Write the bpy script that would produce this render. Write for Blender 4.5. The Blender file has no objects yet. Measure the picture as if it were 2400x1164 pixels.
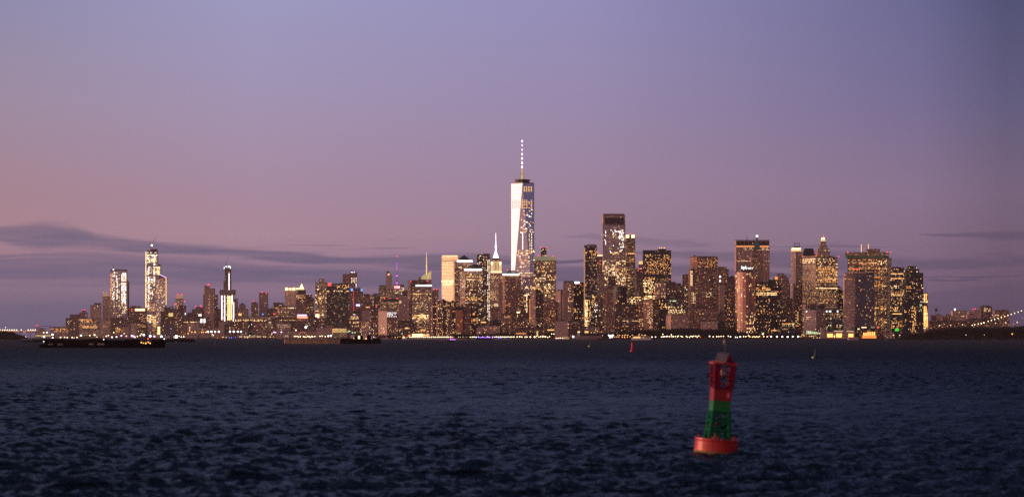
import bpy, math, random, zlib
import numpy as np
from mathutils import Vector
C = bpy.context.scene.collection
S = bpy.context.scene
R = math.radians
# ------------------------------------------------------------------ camera
FPX, HOR, HC = 6000.0, 789.0, 6.9          # focal length in photo pixels, horizon row, eye height above the water
cd = bpy.data.cameras.new('camera'); cam = bpy.data.objects.new('camera', cd); C.objects.link(cam)
cam.location = (0, 0, HC); cam.rotation_euler = (R(90), 0, 0)
cd.sensor_width = 36; cd.lens = 90; cd.shift_y = (HOR - 582) / 2400
cd.clip_start = 1; cd.clip_end = 100000
cd.dof.use_dof = True; cd.dof.focus_distance = 7000; cd.dof.aperture_fstop = .65
S.camera = cam
# ------------------------------------------------------------------ colour management, sampling
S.view_settings.view_transform = 'Standard'; S.view_settings.look = 'None'
S.view_settings.exposure = 0; S.view_settings.gamma = 1
S.render.engine = 'CYCLES'
S.cycles.max_bounces = 4; S.cycles.diffuse_bounces = 1; S.cycles.glossy_bounces = 2
S.cycles.transmission_bounces = 2; S.cycles.volume_bounces = 0; S.cycles.transparent_max_bounces = 4
S.cycles.sample_clamp_indirect = .5
S.cycles.use_denoising = False
def lin(c, d=0):
    g = sum(c) / 3; c = [v + (g - v) * d for v in c]
    return tuple((v / 255 / 12.92 if v <= 10 else ((v / 255 + .055) / 1.055) ** 2.4) for v in c)
# ------------------------------------------------------------------ dusk sky (world)
SUN_AZ, SUN_EL = R(-77), R(1.5)           # where the sun went down: left and behind the camera
w = bpy.data.worlds.new('World'); S.world = w; w.use_nodes = True
nt = w.node_tree; nt.nodes.clear()
class NB:
    def __init__(s, nt): s.nt = nt
    def n(s, t, **k):
        o = s.nt.nodes.new(t)
        for a, b in k.items(): setattr(o, a, b)
        return o
    def link(s, a, b): s.nt.links.new(a, b)
    def put(s, sock, v):
        if isinstance(v, (int, float)): sock.default_value = v
        elif isinstance(v, (tuple, list)): sock.default_value = (*v, 1) if len(v) == 3 and len(sock.default_value) == 4 else v
        else: s.link(v, sock)
    def m(s, op, a, b=0, c=None, clamp=False):
        o = s.n('ShaderNodeMath', operation=op); o.use_clamp = clamp
        s.put(o.inputs[0], a); s.put(o.inputs[1], b)
        if c is not None: s.put(o.inputs[2], c)
        return o.outputs[0]
    def mix(s, f, a, b, blend='MIX'):
        o = s.n('ShaderNodeMix', data_type='RGBA', blend_type=blend); s.put(o.inputs[0], f)
        s.put(o.inputs[6], a); s.put(o.inputs[7], b); return o.outputs[2]
    def ramp(s, f, stops, interp='LINEAR'):
        o = s.n('ShaderNodeValToRGB'); cr = o.color_ramp; cr.interpolation = interp
        while len(cr.elements) < len(stops): cr.elements.new(1.0)
        for e, (p, c) in zip(cr.elements, stops):
            e.position = p; e.color = (*c, 1) if isinstance(c, (tuple, list)) else (c, c, c, 1)
        s.put(o.inputs[0], f); return o.outputs[0]
    def sm(s, x, a, b):
        o = s.n('ShaderNodeMapRange', interpolation_type='SMOOTHSTEP'); s.put(o.inputs[0], x)
        o.inputs[1].default_value = a; o.inputs[2].default_value = b; return o.outputs[0]
b = NB(nt)
tc = b.n('ShaderNodeTexCoord'); sp = b.n('ShaderNodeSeparateXYZ'); b.link(tc.outputs['Generated'], sp.inputs[0])
X, Y_, Z = sp.outputs
az = b.m('ARCTAN2', X, Y_)
hyp = b.m('SQRT', b.m('ADD', b.m('MULTIPLY', X, X), b.m('MULTIPLY', Y_, Y_)))
te = b.m('DIVIDE', Z, b.m('MAXIMUM', hyp, .001))
e = b.m('DIVIDE', te, .1315, clamp=True)
def col(stops): return b.ramp(e, [(p, lin((c[0] * 1.0, c[1] * .994, c[2] * .995), .03)) for p, c in stops])
COLS = [(-.195, [(0, (104, 91, 122)), (.08, (113, 102, 129)), (.2, (150, 120, 142)), (.3, (170, 133, 147)), (.42, (166, 133, 149)), (.7, (156, 141, 166)), (1, (142, 140, 176))]),
        (-.10, [(0, (106, 92, 122)), (.08, (122, 104, 132)), (.2, (154, 124, 148)), (.3, (172, 140, 158)), (.42, (168, 140, 163)), (.7, (161, 148, 182)), (1, (156, 155, 196))]),
        (.025, [(0, (102, 88, 118)), (.08, (116, 99, 128)), (.2, (142, 118, 143)), (.3, (156, 130, 153)), (.42, (159, 133, 160)), (.7, (152, 139, 176)), (1, (147, 143, 189))]),
        (.158, [(0, (98, 80, 108)), (.08, (108, 89, 116)), (.2, (124, 103, 130)), (.3, (132, 111, 138)), (.42, (135, 115, 145)), (.7, (116, 108, 150)), (1, (102, 103, 148))]),
        (.19, [(0, (84, 68, 96)), (.08, (92, 76, 102)), (.2, (105, 87, 112)), (.3, (110, 93, 119)), (.42, (114, 98, 126)), (.7, (92, 90, 127)), (1, (74, 79, 118))])]
def lm(x, a_, b_):
    o = b.n('ShaderNodeMapRange'); b.put(o.inputs[0], x); o.inputs[1].default_value = a_; o.inputs[2].default_value = b_; return o.outputs[0]
sky = col(COLS[0][1])
for (a0, _), (a1, c1) in zip(COLS, COLS[1:]): sky = b.mix(lm(az, a0, a1), sky, col(c1))
# soft cloud bands: each is a curve of height over azimuth with its own thickness
u = b.m('MULTIPLY_ADD', az, 2.5, .5, clamp=True)          # 0..1 across the frame
mp = b.n('ShaderNodeCombineXYZ'); b.put(mp.inputs[0], b.m('MULTIPLY', az, 22)); b.put(mp.inputs[1], b.m('MULTIPLY', te, 260))
nz = b.n('ShaderNodeTexNoise'); nz.inputs['Scale'].default_value = 1; nz.inputs['Detail'].default_value = 5; b.link(mp.outputs[0], nz.inputs['Vector'])
mp2 = b.n('ShaderNodeCombineXYZ'); b.put(mp2.inputs[0], b.m('MULTIPLY', az, 9)); b.put(mp2.inputs[1], b.m('MULTIPLY', te, 60)); mp2.inputs[2].default_value = 7
nz2 = b.n('ShaderNodeTexNoise'); nz2.inputs['Scale'].default_value = 1; nz2.inputs['Detail'].default_value = 3; b.link(mp2.outputs[0], nz2.inputs['Vector'])
warp = b.m('ADD', b.m('MULTIPLY', b.m('SUBTRACT', nz.outputs[0], .5), .0065), b.m('MULTIPLY', b.m('SUBTRACT', nz2.outputs[0], .5), .0085))
tev = b.m('ADD', te, warp)
def band(pts, dens):                       # pts: (photo x, centre y, half thickness in photo px)
    K = .0833                              # 500 px of elevation
    cen = b.ramp(u, [(x / 2400, (HOR - y) / FPX / K) for x, y, t in pts], 'B_SPLINE' if len(pts) > 3 else 'LINEAR')
    th = b.ramp(u, [(x / 2400, min(1, t * 1.15 / 60.0)) for x, y, t in pts])
    dd = b.m('ABSOLUTE', b.m('SUBTRACT', tev, b.m('MULTIPLY', cen, K)))
    q = b.m('DIVIDE', dd, b.m('ADD', b.m('MULTIPLY', th, .01), .00002))
    return b.m('MULTIPLY', b.m('MULTIPLY', b.m('SUBTRACT', 1, b.sm(q, .4, 1.1)), dens), b.m('MULTIPLY_ADD', b.sm(nz.outputs[0], .3, .7), .35, .78), clamp=True)
bands = [
    band([(0, 551, 17), (110, 563, 34), (190, 566, 30), (240, 574, 21), (330, 582, 17), (520, 594, 17), (760, 607, 19), (980, 612, 17), (1200, 615, 10), (1500, 615, 0)], .85),
    band([(0, 640, 30), (250, 641, 30), (420, 650, 26), (700, 650, 24), (980, 655, 25), (1200, 645, 22), (1400, 640, 14), (2400, 640, 0)], .75),
    band([(0, 604, 7), (180, 607, 7), (300, 612, 14), (520, 630, 18), (700, 640, 12), (900, 640, 0), (2400, 640, 0)], .5),
    band([(0, 742, 44), (600, 744, 44), (900, 738, 50), (1700, 740, 42), (2400, 730, 34)], .38),
    band([(650, 571, 0), (770, 569, 5), (830, 572, 0)], .4),
    band([(830, 577, 0), (905, 576, 4), (985, 576, 0)], .35),
    band([(1320, 556, 0), (1400, 558, 6), (1500, 566, 9), (1600, 573, 7), (1680, 577, 0)], .32),
    band([(1450, 597, 0), (1620, 606, 17), (1820, 603, 20), (2050, 612, 20), (2250, 612, 14), (2400, 614, 12)], .55),
    band([(2150, 552, 0), (2270, 554, 9), (2400, 557, 9)], .6),
    band([(1800, 578, 0), (1960, 574, 7), (2080, 576, 0)], .4),
    band([(2080, 690, 0), (2200, 684, 16), (2400, 672, 26)], .3)]
inv = 1.0
for q in bands: inv = b.m('MULTIPLY', inv, b.m('SUBTRACT', 1, q))
cl = b.m('SUBTRACT', 1, inv)
ccol = b.mix(b.sm(az, -.15, .2), lin((94, 92, 124)), lin((78, 73, 102)))
sky = b.mix(b.m('MULTIPLY', cl, .92), sky, ccol)
sky = b.mix(b.sm(te, .13, .6), sky, (.018, .026, .055))   # high sky towards the dark side is a deep blue
back = b.ramp(b.m('DIVIDE', te, 1.5, clamp=True), [(0, (1.38, .70, .62)), (.12, (1.18, .62, .60)), (.35, (.60, .38, .40)), (1, (.09, .10, .17))])
back = b.mix(1.0, back, b.ramp(b.sm(X, -1.0, .9), [(0, (1.1, 1.1, 1.1)), (.32, (.85, .85, .88)), (.5, (.40, .40, .47)), (1, (.16, .20, .32))]), 'MULTIPLY')
sky = b.mix(b.sm(b.m('MULTIPLY', Y_, -1), -.25, .55), sky, back)   # the side where the sun went down is brighter
sky = b.mix(b.sm(te, -.002, -.03), sky, (.02, .02, .03))
gl = b.m('MULTIPLY', b.m('EXPONENT', b.m('MULTIPLY', b.m('POWER', b.m('DIVIDE', b.m('ADD', az, 1.75), .62), 2), -1)),
         b.m('EXPONENT', b.m('MULTIPLY', b.m('POWER', b.m('DIVIDE', te, .22), 2), -1)))
glow = b.mix(gl, (0, 0, 0), (1.75, 1.38, 1.15))
sky = b.mix(1.0, sky, glow, 'ADD')
ns = b.n('ShaderNodeTexSky', sky_type='NISHITA'); ns.sun_disc = False; ns.sun_elevation = SUN_EL; ns.sun_rotation = SUN_AZ
nis = b.mix(1.0, ns.outputs[0], (.004, .004, .004), 'MULTIPLY')
sky = b.mix(1.0, sky, nis, 'ADD')
bg = b.n('ShaderNodeBackground'); b.link(sky, bg.inputs[0]); bg.inputs[1].default_value = 1.0
wo = b.n('ShaderNodeOutputWorld'); b.link(bg.outputs[0], wo.inputs[0])
# ------------------------------------------------------------------ the last low sunlight
sl = bpy.data.lights.new('sun', 'SUN'); sl.energy = 2.8; sl.angle = R(7); sl.color = (1, .46, .29)
so = bpy.data.objects.new('sun', sl); C.objects.link(so)
sd = Vector((math.sin(SUN_AZ) * math.cos(R(4)), math.cos(SUN_AZ) * math.cos(R(4)), math.sin(R(4))))
so.rotation_euler = sd.to_track_quat('Z', 'Y').to_euler()
# ------------------------------------------------------------------ mesh helpers
def P(px, py, Y): return Vector(((px - 1200) / FPX * Y, Y, HC + (HOR - py) / FPX * Y))
def X_(px, Y): return (px - 1200) / FPX * Y
def Z_(py, Y): return HC + (HOR - py) / FPX * Y
GZ = 2.0
class MB:
    def __init__(s): s.v = []; s.f = []; s.uv = []; s.mi = []
    def face(s, pts, uv=None, mi=0):
        i = len(s.v); s.v += [tuple(p) for p in pts]; s.f.append(tuple(range(i, i + len(pts))))
        s.uv += uv if uv else [(0, 0)] * len(pts); s.mi.append(mi)
    def prism(s, pts, z0, z1, top=True, bot=False, pts1=None, mi=0):
        q = pts1 or pts; n = len(pts); U = 0
        for i in range(n):
            a, c = pts[i], pts[(i + 1) % n]; a1, c1 = q[i], q[(i + 1) % n]
            L = math.hypot(c[0] - a[0], c[1] - a[1])
            s.face([(*a, z0), (*c, z0), (*c1, z1), (*a1, z1)], [(U, z0), (U + L, z0), (U + L, z1), (U, z1)], mi); U += L
        if top: s.face([(*p, z1) for p in q], [(0, -999)] * n, mi)
        if bot: s.face([(*p, z0) for p in reversed(pts)], [(0, -999)] * n, mi)
    def box(s, x0, x1, y0, y1, z0, z1, mi=0):
        s.prism([(x0, y0), (x1, y0), (x1, y1), (x0, y1)], z0, z1, True, True, mi=mi)
    def pb(s, x0, x1, y0, y1, Y, d=4, mi=0):               # box given by photo columns/rows at distance Y
        s.box(X_(x0, Y), X_(x1, Y), Y, Y + d, Z_(y1, Y), Z_(y0, Y), mi)
    def ring(s, c, ax, r, n, t=0):
        ax = Vector(ax).normalized(); u = ax.orthogonal().normalized(); v = ax.cross(u)
        return [Vector(c) + (u * math.cos(t + 2 * math.pi * i / n) + v * math.sin(t + 2 * math.pi * i / n)) * r for i in range(n)]
    def cyl(s, p0, p1, r0, r1=None, n=8, cap=True, t=0, mi=0):
        r1 = r0 if r1 is None else r1; ax = Vector(p1) - Vector(p0)
        A = s.ring(p0, ax, r0, n, t); B = s.ring(p1, ax, max(r1, 1e-3), n, t)
        for i in range(n): j = (i + 1) % n; s.face([A[i], A[j], B[j], B[i]], mi=mi)
        if cap: s.face(B, mi=mi); s.face(A[::-1], mi=mi)
    def ball(s, c, r, n=8, m=5, sq=1.0, mi=0):
        c = Vector(c)
        P_ = lambda i, j: c + Vector((math.cos(2 * math.pi * i / n) * math.sin(math.pi * j / m) * r, math.sin(2 * math.pi * i / n) * math.sin(math.pi * j / m) * r, math.cos(math.pi * j / m) * r * sq))
        for j in range(m):
            for i in range(n):
                q = [P_(i, j), P_(i, j + 1), P_(i + 1, j + 1), P_(i + 1, j)]
                if j == 0: q = [q[0], q[1], q[2]]
                elif j == m - 1: q = [q[0], q[1], q[3]]
                s.face(q, mi=mi)
    def mesh(s, name, mats, off=(0, 0, 0), smooth=False):
        me = bpy.data.meshes.new(name)
        v = np.array(s.v, float) - np.array(off)
        me.from_pydata(v.tolist(), [], s.f)
        l = me.uv_layers.new(name='UVMap'); l.data.foreach_set('uv', np.array(s.uv, np.float32).ravel())
        for m in (mats if isinstance(mats, (list, tuple)) else [mats]): me.materials.append(m)
        if any(s.mi): me.polygons.foreach_set('material_index', s.mi)
        if smooth: me.polygons.foreach_set('use_smooth', [True] * len(me.polygons))
        me.update(); return me
def tag(o, label=None, cat=None, group=None, kind=None):
    for k, v in (('label', label), ('category', cat), ('group', group), ('kind', kind)):
        if v: o[k] = v
    return o
def thing(name, label, cat, loc, group=None):
    o = bpy.data.objects.new(name, None); C.objects.link(o); o.location = loc; o.empty_display_size = 1
    return tag(o, label, cat, group)
def part(root, name, mb, mat, label=None, kind=None, smooth=False, off=None):
    loc = Vector(off) if off is not None else world_loc(root)
    o = bpy.data.objects.new(name, mb.mesh(name, mat, loc, smooth)); C.objects.link(o)
    if root is not None: o.parent = root; 
    if root is None: o.location = loc
    if label: o['label'] = label
    if kind: o['kind'] = kind
    return o
def world_loc(o):
    v = Vector((0, 0, 0))
    while o is not None: v = v + o.location; o = o.parent
    return v
def solo(name, mb, mat, label=None, cat=None, loc=(0, 0, 0), kind=None, group=None, smooth=False):
    o = part(None, name, mb, mat, off=loc, smooth=smooth); return tag(o, label, cat, group, kind)
def copy_tree(o, parent=None):
    c = o.copy(); C.objects.link(c); c.parent = parent
    for ch in o.children: copy_tree(ch, c)
    return c
# ------------------------------------------------------------------ materials
def mat(name, base=(.5, .5, .5), rough=.7, metal=0, emit=None, es=0, spec=.5, noise=0, nscale=1):
    m = bpy.data.materials.new(name); m.use_nodes = True; t = NB(m.node_tree)
    p = m.node_tree.nodes['Principled BSDF']
    p.inputs['Base Color'].default_value = (*base, 1); p.inputs['Roughness'].default_value = rough; p.inputs['Metallic'].default_value = metal
    p.inputs['Specular IOR Level'].default_value = spec
    if emit: p.inputs['Emission Color'].default_value = (*emit, 1); p.inputs['Emission Strength'].default_value = es; m.cycles.emission_sampling = 'NONE'
    if noise:
        n = t.n('ShaderNodeTexNoise'); n.inputs['Scale'].default_value = nscale; n.inputs['Detail'].default_value = 4
        g = t.n('ShaderNodeTexCoord'); t.link(g.outputs['Object'], n.inputs['Vector'])
        t.link(t.mix(t.m('MULTIPLY', t.sm(n.outputs[0], .35, .65), noise), (*base, 1), tuple(x * .35 for x in base)), p.inputs['Base Color'])
    return m
EM = {}
def em(k, c, s): EM[k] = mat('light_' + k, (.02, .02, .02), .5, 0, c, s); return EM[k]
em('w', (1, .51, .17), 1.5); em('o', (1, .36, .095), 1.05); em('p', (1, .70, .38), 1.7); em('c', (1, .93, .95), 2.6)
em('b', (1, .68, .32), 2.9); em('d', (1, .48, .22), .38); em('g', (.75, 1, .55), 1.0); em('W', (1, .93, .90), 4.5)
em('red', (1, .06, .06), 2.4); em('mag', (1, .12, .85), 2.2); em('blue', (.14, .12, 1), 2.6); em('blu2', (.1, .35, 1), 1.8)
em('grn', (.05, 1, .03), .8); em('amb', (1, .42, .10), 2.6); em('gold', (1, .62, .22), 1.0); em('pal', (1, .80, .55), .75)
em('lam', (1, .72, .42), 4.2); em('vio', (.75, .45, 1), 3.2); em('yel', (1, .75, .25), .85); em('ora', (1, .26, .05), 1.4)
em('rd2', (1, .08, .12), .9); em('x', (1, .48, .2), .12); em('dp', (1, .7, .5), .36)
em('y', (1, .75, .25), .85)
MIX = 'wwwwoodddppdxx'
FMAT = {}
# style: wall, glass, pitch, floor, window width share, height share, share of dimly lit panes, wall rough, metallic of glass, layout (r=single windows, o=ribbons)
ST = dict(
    br=((.17, .085, .065), (.02, .02, .03), 3.6, 3.3, .45, .5, .10, .8, .0, 'r'),
    dr=((.085, .04, .036), (.012, .012, .02), 3.6, 3.3, .5, .5, .07, .8, .0, 'r'),
    st=((.32, .22, .17), (.03, .03, .04), 3.6, 3.5, .42, .5, .10, .85, .0, 'r'),
    pk=((.42, .28, .24), (.05, .05, .06), 3.4, 3.6, .5, .45, .05, .8, .1, 'r'),
    pl=((.36, .25, .20), (.08, .08, .08), 3.0, 3.6, .3, .4, .03, .8, .1, 'r'),
    dg=((.035, .03, .04), (.03, .035, .05), 1.8, 3.9, .85, .62, .16, .4, .2, 'o'),
    bk=((.012, .010, .014), (.008, .008, .013), 1.8, 3.9, .8, .6, .06, .4, .0, 'o'),
    of=((.16, .095, .08), (.035, .03, .04), 2.4, 3.9, .75, .5, .25, .6, .1, 'o'),
    gd=((.20, .13, .08), (.06, .045, .04), 2.2, 3.9, .8, .55, .45, .6, .1, 'o'),
    gl=((.30, .26, .27), (.35, .34, .38), 1.6, 4.0, .86, .75, .06, .25, .55, 'o'),
    gb=((.06, .05, .075), (.10, .095, .13), 1.6, 3.9, .85, .7, .04, .3, .35, 'o'),
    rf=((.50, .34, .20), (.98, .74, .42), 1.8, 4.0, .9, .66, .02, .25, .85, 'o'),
    bw=((.13, .065, .04), (.03, .025, .02), 2.6, 3.8, .62, .6, .45, .7, .0, 'o'),
    lo=((.24, .16, .13), (.03, .03, .035), 4.2, 3.9, .55, .5, .12, .85, .0, 'r'),
    # glass towers of the main skyscraper
    wt=((.38, .34, .35), (.92, .91, .93), 1.6, 4.0, .97, .84, .01, .3, .95, 'o'),
    gp=((.42, .34, .31), (.46, .40, .38), 2.2, 4.0, .8, .66, .05, .3, .8, 'o'),
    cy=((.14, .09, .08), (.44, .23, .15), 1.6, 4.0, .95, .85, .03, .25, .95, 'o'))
def facade(k):
    if k in FMAT: return FMAT[k]
    wall, gls, pw, fh, ww, wh, dim, rg, mt, lay = ST[k]
    m = bpy.data.materials.new('facade_' + k); m.use_nodes = True; t = NB(m.node_tree); p = m.node_tree.nodes['Principled BSDF']
    uv = t.n('ShaderNodeUVMap'); s = t.n('ShaderNodeSeparateXYZ'); t.link(uv.outputs[0], s.inputs[0])
    oi = t.n('ShaderNodeObjectInfo'); rnd = oi.outputs['Random']
    a = t.m('DIVIDE', s.outputs[0], pw); c = t.m('DIVIDE', s.outputs[1], fh)
    fa, fc = t.m('FRACT', a), t.m('FRACT', c); ia, ic = t.m('FLOOR', a), t.m('FLOOR', c)
    mk = t.m('MULTIPLY', t.m('LESS_THAN', t.m('ABSOLUTE', t.m('SUBTRACT', fa, .5)), ww / 2), t.m('LESS_THAN', t.m('ABSOLUTE', t.m('SUBTRACT', fc, .5)), wh / 2))
    mk = t.m('MULTIPLY', mk, t.m('GREATER_THAN', s.outputs[1], -10))
    cv = t.n('ShaderNodeCombineXYZ'); t.put(cv.inputs[0], t.m('FLOOR', t.m('DIVIDE', ia, 2)) if lay == 'o' else ia); t.put(cv.inputs[1], ic); t.put(cv.inputs[2], t.m('MULTIPLY', rnd, 97))
    wn = t.n('ShaderNodeTexWhiteNoise'); t.link(cv.outputs[0], wn.inputs[0])
    cf = t.n('ShaderNodeCombineXYZ'); t.put(cf.inputs[1], ic); t.put(cf.inputs[2], t.m('MULTIPLY', rnd, 31))
    wf = t.n('ShaderNodeTexWhiteNoise'); t.link(cf.outputs[0], wf.inputs[0])
    thr = t.m('MULTIPLY', t.m('ADD', .35, t.m('MULTIPLY', wf.outputs[0], 1.3)), min(.75, dim * (2.2 if k in ('bk', 'dg', 'gb', 'gl', 'pl', 'pk', 'cy', 'rf', 'wt') else 4.0)))
    lit = t.m('MULTIPLY', t.m('LESS_THAN', wn.outputs[0], thr), mk)
    g = t.n('ShaderNodeTexCoord'); n = t.n('ShaderNodeTexNoise'); n.inputs['Scale'].default_value = .03; n.inputs['Detail'].default_value = 4; t.link(g.outputs['Object'], n.inputs['Vector'])
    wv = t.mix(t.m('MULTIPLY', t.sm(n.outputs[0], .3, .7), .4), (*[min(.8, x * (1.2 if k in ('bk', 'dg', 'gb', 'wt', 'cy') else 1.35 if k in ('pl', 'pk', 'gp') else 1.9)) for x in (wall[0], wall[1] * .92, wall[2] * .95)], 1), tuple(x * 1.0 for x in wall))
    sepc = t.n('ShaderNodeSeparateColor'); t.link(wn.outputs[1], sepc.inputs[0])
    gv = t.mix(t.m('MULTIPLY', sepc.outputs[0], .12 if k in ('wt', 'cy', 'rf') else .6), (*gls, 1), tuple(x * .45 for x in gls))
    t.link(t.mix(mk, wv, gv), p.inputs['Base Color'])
    t.put(p.inputs['Roughness'], t.m('ADD', rg, t.m('MULTIPLY', mk, .16 - rg)))
    t.put(p.inputs['Metallic'], t.m('MULTIPLY', mk, mt))
    t.link(t.mix(sepc.outputs[1], (1, .46, .18, 1), (1, .72, .42, 1)), p.inputs['Emission Color'])
    t.put(p.inputs['Emission Strength'], t.m('MULTIPLY', lit, t.m('MULTIPLY_ADD', t.m('POWER', sepc.outputs[2], 2.0), .42, .06)))
    m.cycles.emission_sampling = 'NONE'
    FMAT[k] = m; return m
M = dict(
    roof=mat('roof_dark', (.03, .025, .03), .8), roofp=mat('roof_pale', (.35, .27, .25), .7), slate=mat('green_copper', (.03, .055, .05), .6),
    cop=mat('copper_green', (.05, .16, .13), .6), steel=mat('steel', (.16, .14, .15), .5, .4), conc=mat('concrete', (.30, .21, .18), .85, noise=.5, nscale=.05),
    stone=mat('pale_stone', (.42, .31, .26), .85, noise=.4, nscale=.05), dark=mat('dark_metal', (.02, .016, .02), .6), white=mat('white_paint', (.7, .62, .6), .5),
    shed=mat('pale_cladding', (.5, .38, .36), .7, noise=.5, nscale=.08), brick=mat('brick', (.16, .07, .055), .9, noise=.4, nscale=.1),
    hull=mat('black_hull', (.004, .003, .004), .9, spec=.08), rust=mat('rust_red_hull', (.022, .004, .004), .9, spec=.1, noise=.7, nscale=.4), brown=mat('brown_cargo', (.45, .30, .18), .95, noise=.8, nscale=.5),
    land=mat('ground', (.04, .032, .035), .9, noise=.4, nscale=.01), leaf=mat('dark_foliage', (.016, .014, .012), .95), trunk=mat('bark', (.03, .022, .018), .9),
    quay=mat('sea_wall', (.035, .033, .045), .8, noise=.5, nscale=.05), redc=mat('red_net', (.16, .03, .05), .8), crane=mat('crane_steel', (.10, .05, .05), .6),
    goldm=mat('gold_trim', (.4, .3, .1), .5), cream=mat('cream', (.6, .5, .35), .7))
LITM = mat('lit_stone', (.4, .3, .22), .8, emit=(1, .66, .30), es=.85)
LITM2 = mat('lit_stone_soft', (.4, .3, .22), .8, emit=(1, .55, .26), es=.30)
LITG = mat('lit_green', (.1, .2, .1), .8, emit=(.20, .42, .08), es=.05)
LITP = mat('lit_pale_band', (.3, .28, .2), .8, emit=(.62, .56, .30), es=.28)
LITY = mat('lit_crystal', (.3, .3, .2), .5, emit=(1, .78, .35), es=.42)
LWIN = [EM[k] for k in EM]; LIDX = {k: i for i, k in enumerate(EM)}
# ------------------------------------------------------------------ building system
SPECS = []; OCC = []                       # OCC: (x0,x1,ytop,Y) rectangles in photo px used only to skip windows that nothing shows
def T(label, Y, x0, x1, yt, sty='br', c=None, p=None, z=(), tiers=(), name='office_tower', cat=None, red=(), cap=(), ex=(), dep=None, mix=None, ybot=None, fp=None, group=None):
    SPECS.append(dict(label=label, Y=Y, x0=x0, x1=x1, yt=yt, sty=sty, c=c, p=p, z=z, tiers=tiers, name=name, cat=cat, red=red, cap=cap, ex=ex, dep=dep, mix=mix, ybot=ybot, fp=fp, group=group))
    OCC.append((x0, x1, yt, Y))
    for t in tiers: OCC.append((t[0], t[1], t[2], Y))
def footprint(x0, x1, Y, c=None, dep=None):
    a, d = X_(x0, Y), X_(x1, Y); W = d - a
    if c is None:
        D = dep or max(12, min(W * .8, 45)); return [(a, Y), (d, Y), (d, Y + D), (a, Y + D)]
    k = X_(c, Y); wl, wr = k - a, d - k
    th = min(max(math.atan2(wr, wl), R(9)), R(81))
    A, B = wl / math.cos(th), wr / math.sin(th)
    yr, yl = Y + B * math.cos(th), Y + A * math.sin(th); r_, l_ = (X_(x1, yr), yr), (X_(x0, yl), yl)
    return [(k, Y), r_, (r_[0] + l_[0] - k, yr + yl - Y), l_]
def round_fp(x0, x1, Y, n=20, k=1.0):
    cx = X_((x0 + x1) / 2, Y); r = (X_(x1, Y) - X_(x0, Y)) / 2
    return [(cx + r * math.cos(t), Y + r * k + r * k * math.sin(t)) for t in [2 * math.pi * i / n - math.pi / 2 for i in range(n)]]
def curved_fp(x0, x1, Y, bow=.03, n=10, sk=.72):   # bowed front turned towards the left, flat back
    a, d = X_(x0, Y), X_(x1, Y); W = d - a; D = W * .8
    return [(a + W * i / n, Y + W * bow * ((2 * i / n - 1) ** 2) + W * sk * (1 - i / n)) for i in range(n + 1)] + [(d, Y + D + W * sk * .2), (a, Y + D + W * sk)]
UNIT = {}
def unit_window(k):
    if k not in UNIT:
        mb = MB(); mb.box(-.5, .5, -.5, .5, -.5, .5); UNIT[k] = mb.mesh('window_' + k, EM[k])
    return UNIT[k]
NWIN = [0]
def windows_on(root, fp, z0, z1, S_, rng, quota, nm='window'):
    """lit panes on the faces of a prism that look towards the water; returns (list of windows)"""
    wall, gls, pw, fh, ww, wh, dim, rg, mt, lay = ST[S_['sty']]
    p = S_['p'] * .80 * S_.get('vary', 1); mixs = S_['mix'] or S_.get('vmix') or MIX; out = []; rl = root.location
    far = 1.0 if S_['Y'] < 8500 else 1.25
    pw, fh = pw * far, fh * far
    occ = [o for o in OCC if o[3] < S_['Y'] - 1 and o[1] > S_['x0'] and o[0] < S_['x1']]
    n = len(fp)
    for i in range(n):
        a, c = fp[i], fp[(i + 1) % n]; L = math.hypot(c[0] - a[0], c[1] - a[1])
        if L < pw * .9: continue
        tx, ty = (c[0] - a[0]) / L, (c[1] - a[1]) / L; nx, ny = ty, -tx
        if ny > -.12: continue
        nc = max(1, int(L / pw)); nr = max(1, int((z1 - z0 - 1) / fh)); cw = L / nc
        cbias = [rng.random() for _ in range(nc)]; cl = [[rng.random() for _ in range(nc // 4 + 3)] for _ in range(nr // 3 + 3)]
        for r in range(nr):
            zz = z0 + (r + .5) * fh; Yc = a[1] + ty * L / 2; py = HOR - (zz - HC) / Yc * FPX
            fr = rng.random(); frow = (5.5 if lay == 'o' else 2.2) if fr > .94 else 2.0 if fr > .82 else (.25 if fr < .35 else 1.0)
            run = None
            for q in range(nc + 1):
                k = None
                if q < nc:
                    s = (q + .5) * cw; wx, wy = a[0] + tx * s, a[1] + ty * s
                    px = 1200 + wx / wy * FPX
                    pp, cls = None, None
                    for zo in S_['z']:
                        if zo[0] <= px <= zo[1] and zo[2] <= py <= zo[3]:
                            pp, cls = zo[4], zo[5]
                            if cls[0] == '|': pp, cls = (pp if cbias[q // 2 * 2] > .42 else .03), cls[1:]
                            break
                    if pp is None: pp = p * frow * (.3 + 1.4 * cl[r // 3][q // 4]) * (1 if lay == 'o' else .5 + cbias[q])
                    if rng.random() < pp:
                        if not any(o[0] <= px <= o[1] and py > o[2] for o in occ): k = rng.choice(cls or mixs)
                if lay == 'o':
                    if run and (k is None or (k != run[0] and rng.random() < .4) or q - run[1] >= 7):
                        out.append((run[0], run[1], q, a, (tx, ty), (nx, ny), cw, ww, zz, fh * wh)); run = None
                    if k and not run: run = (k, q)
                elif k: out.append((k, q, q + 1, a, (tx, ty), (nx, ny), cw, ww, zz, fh * wh))
    return out
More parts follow.
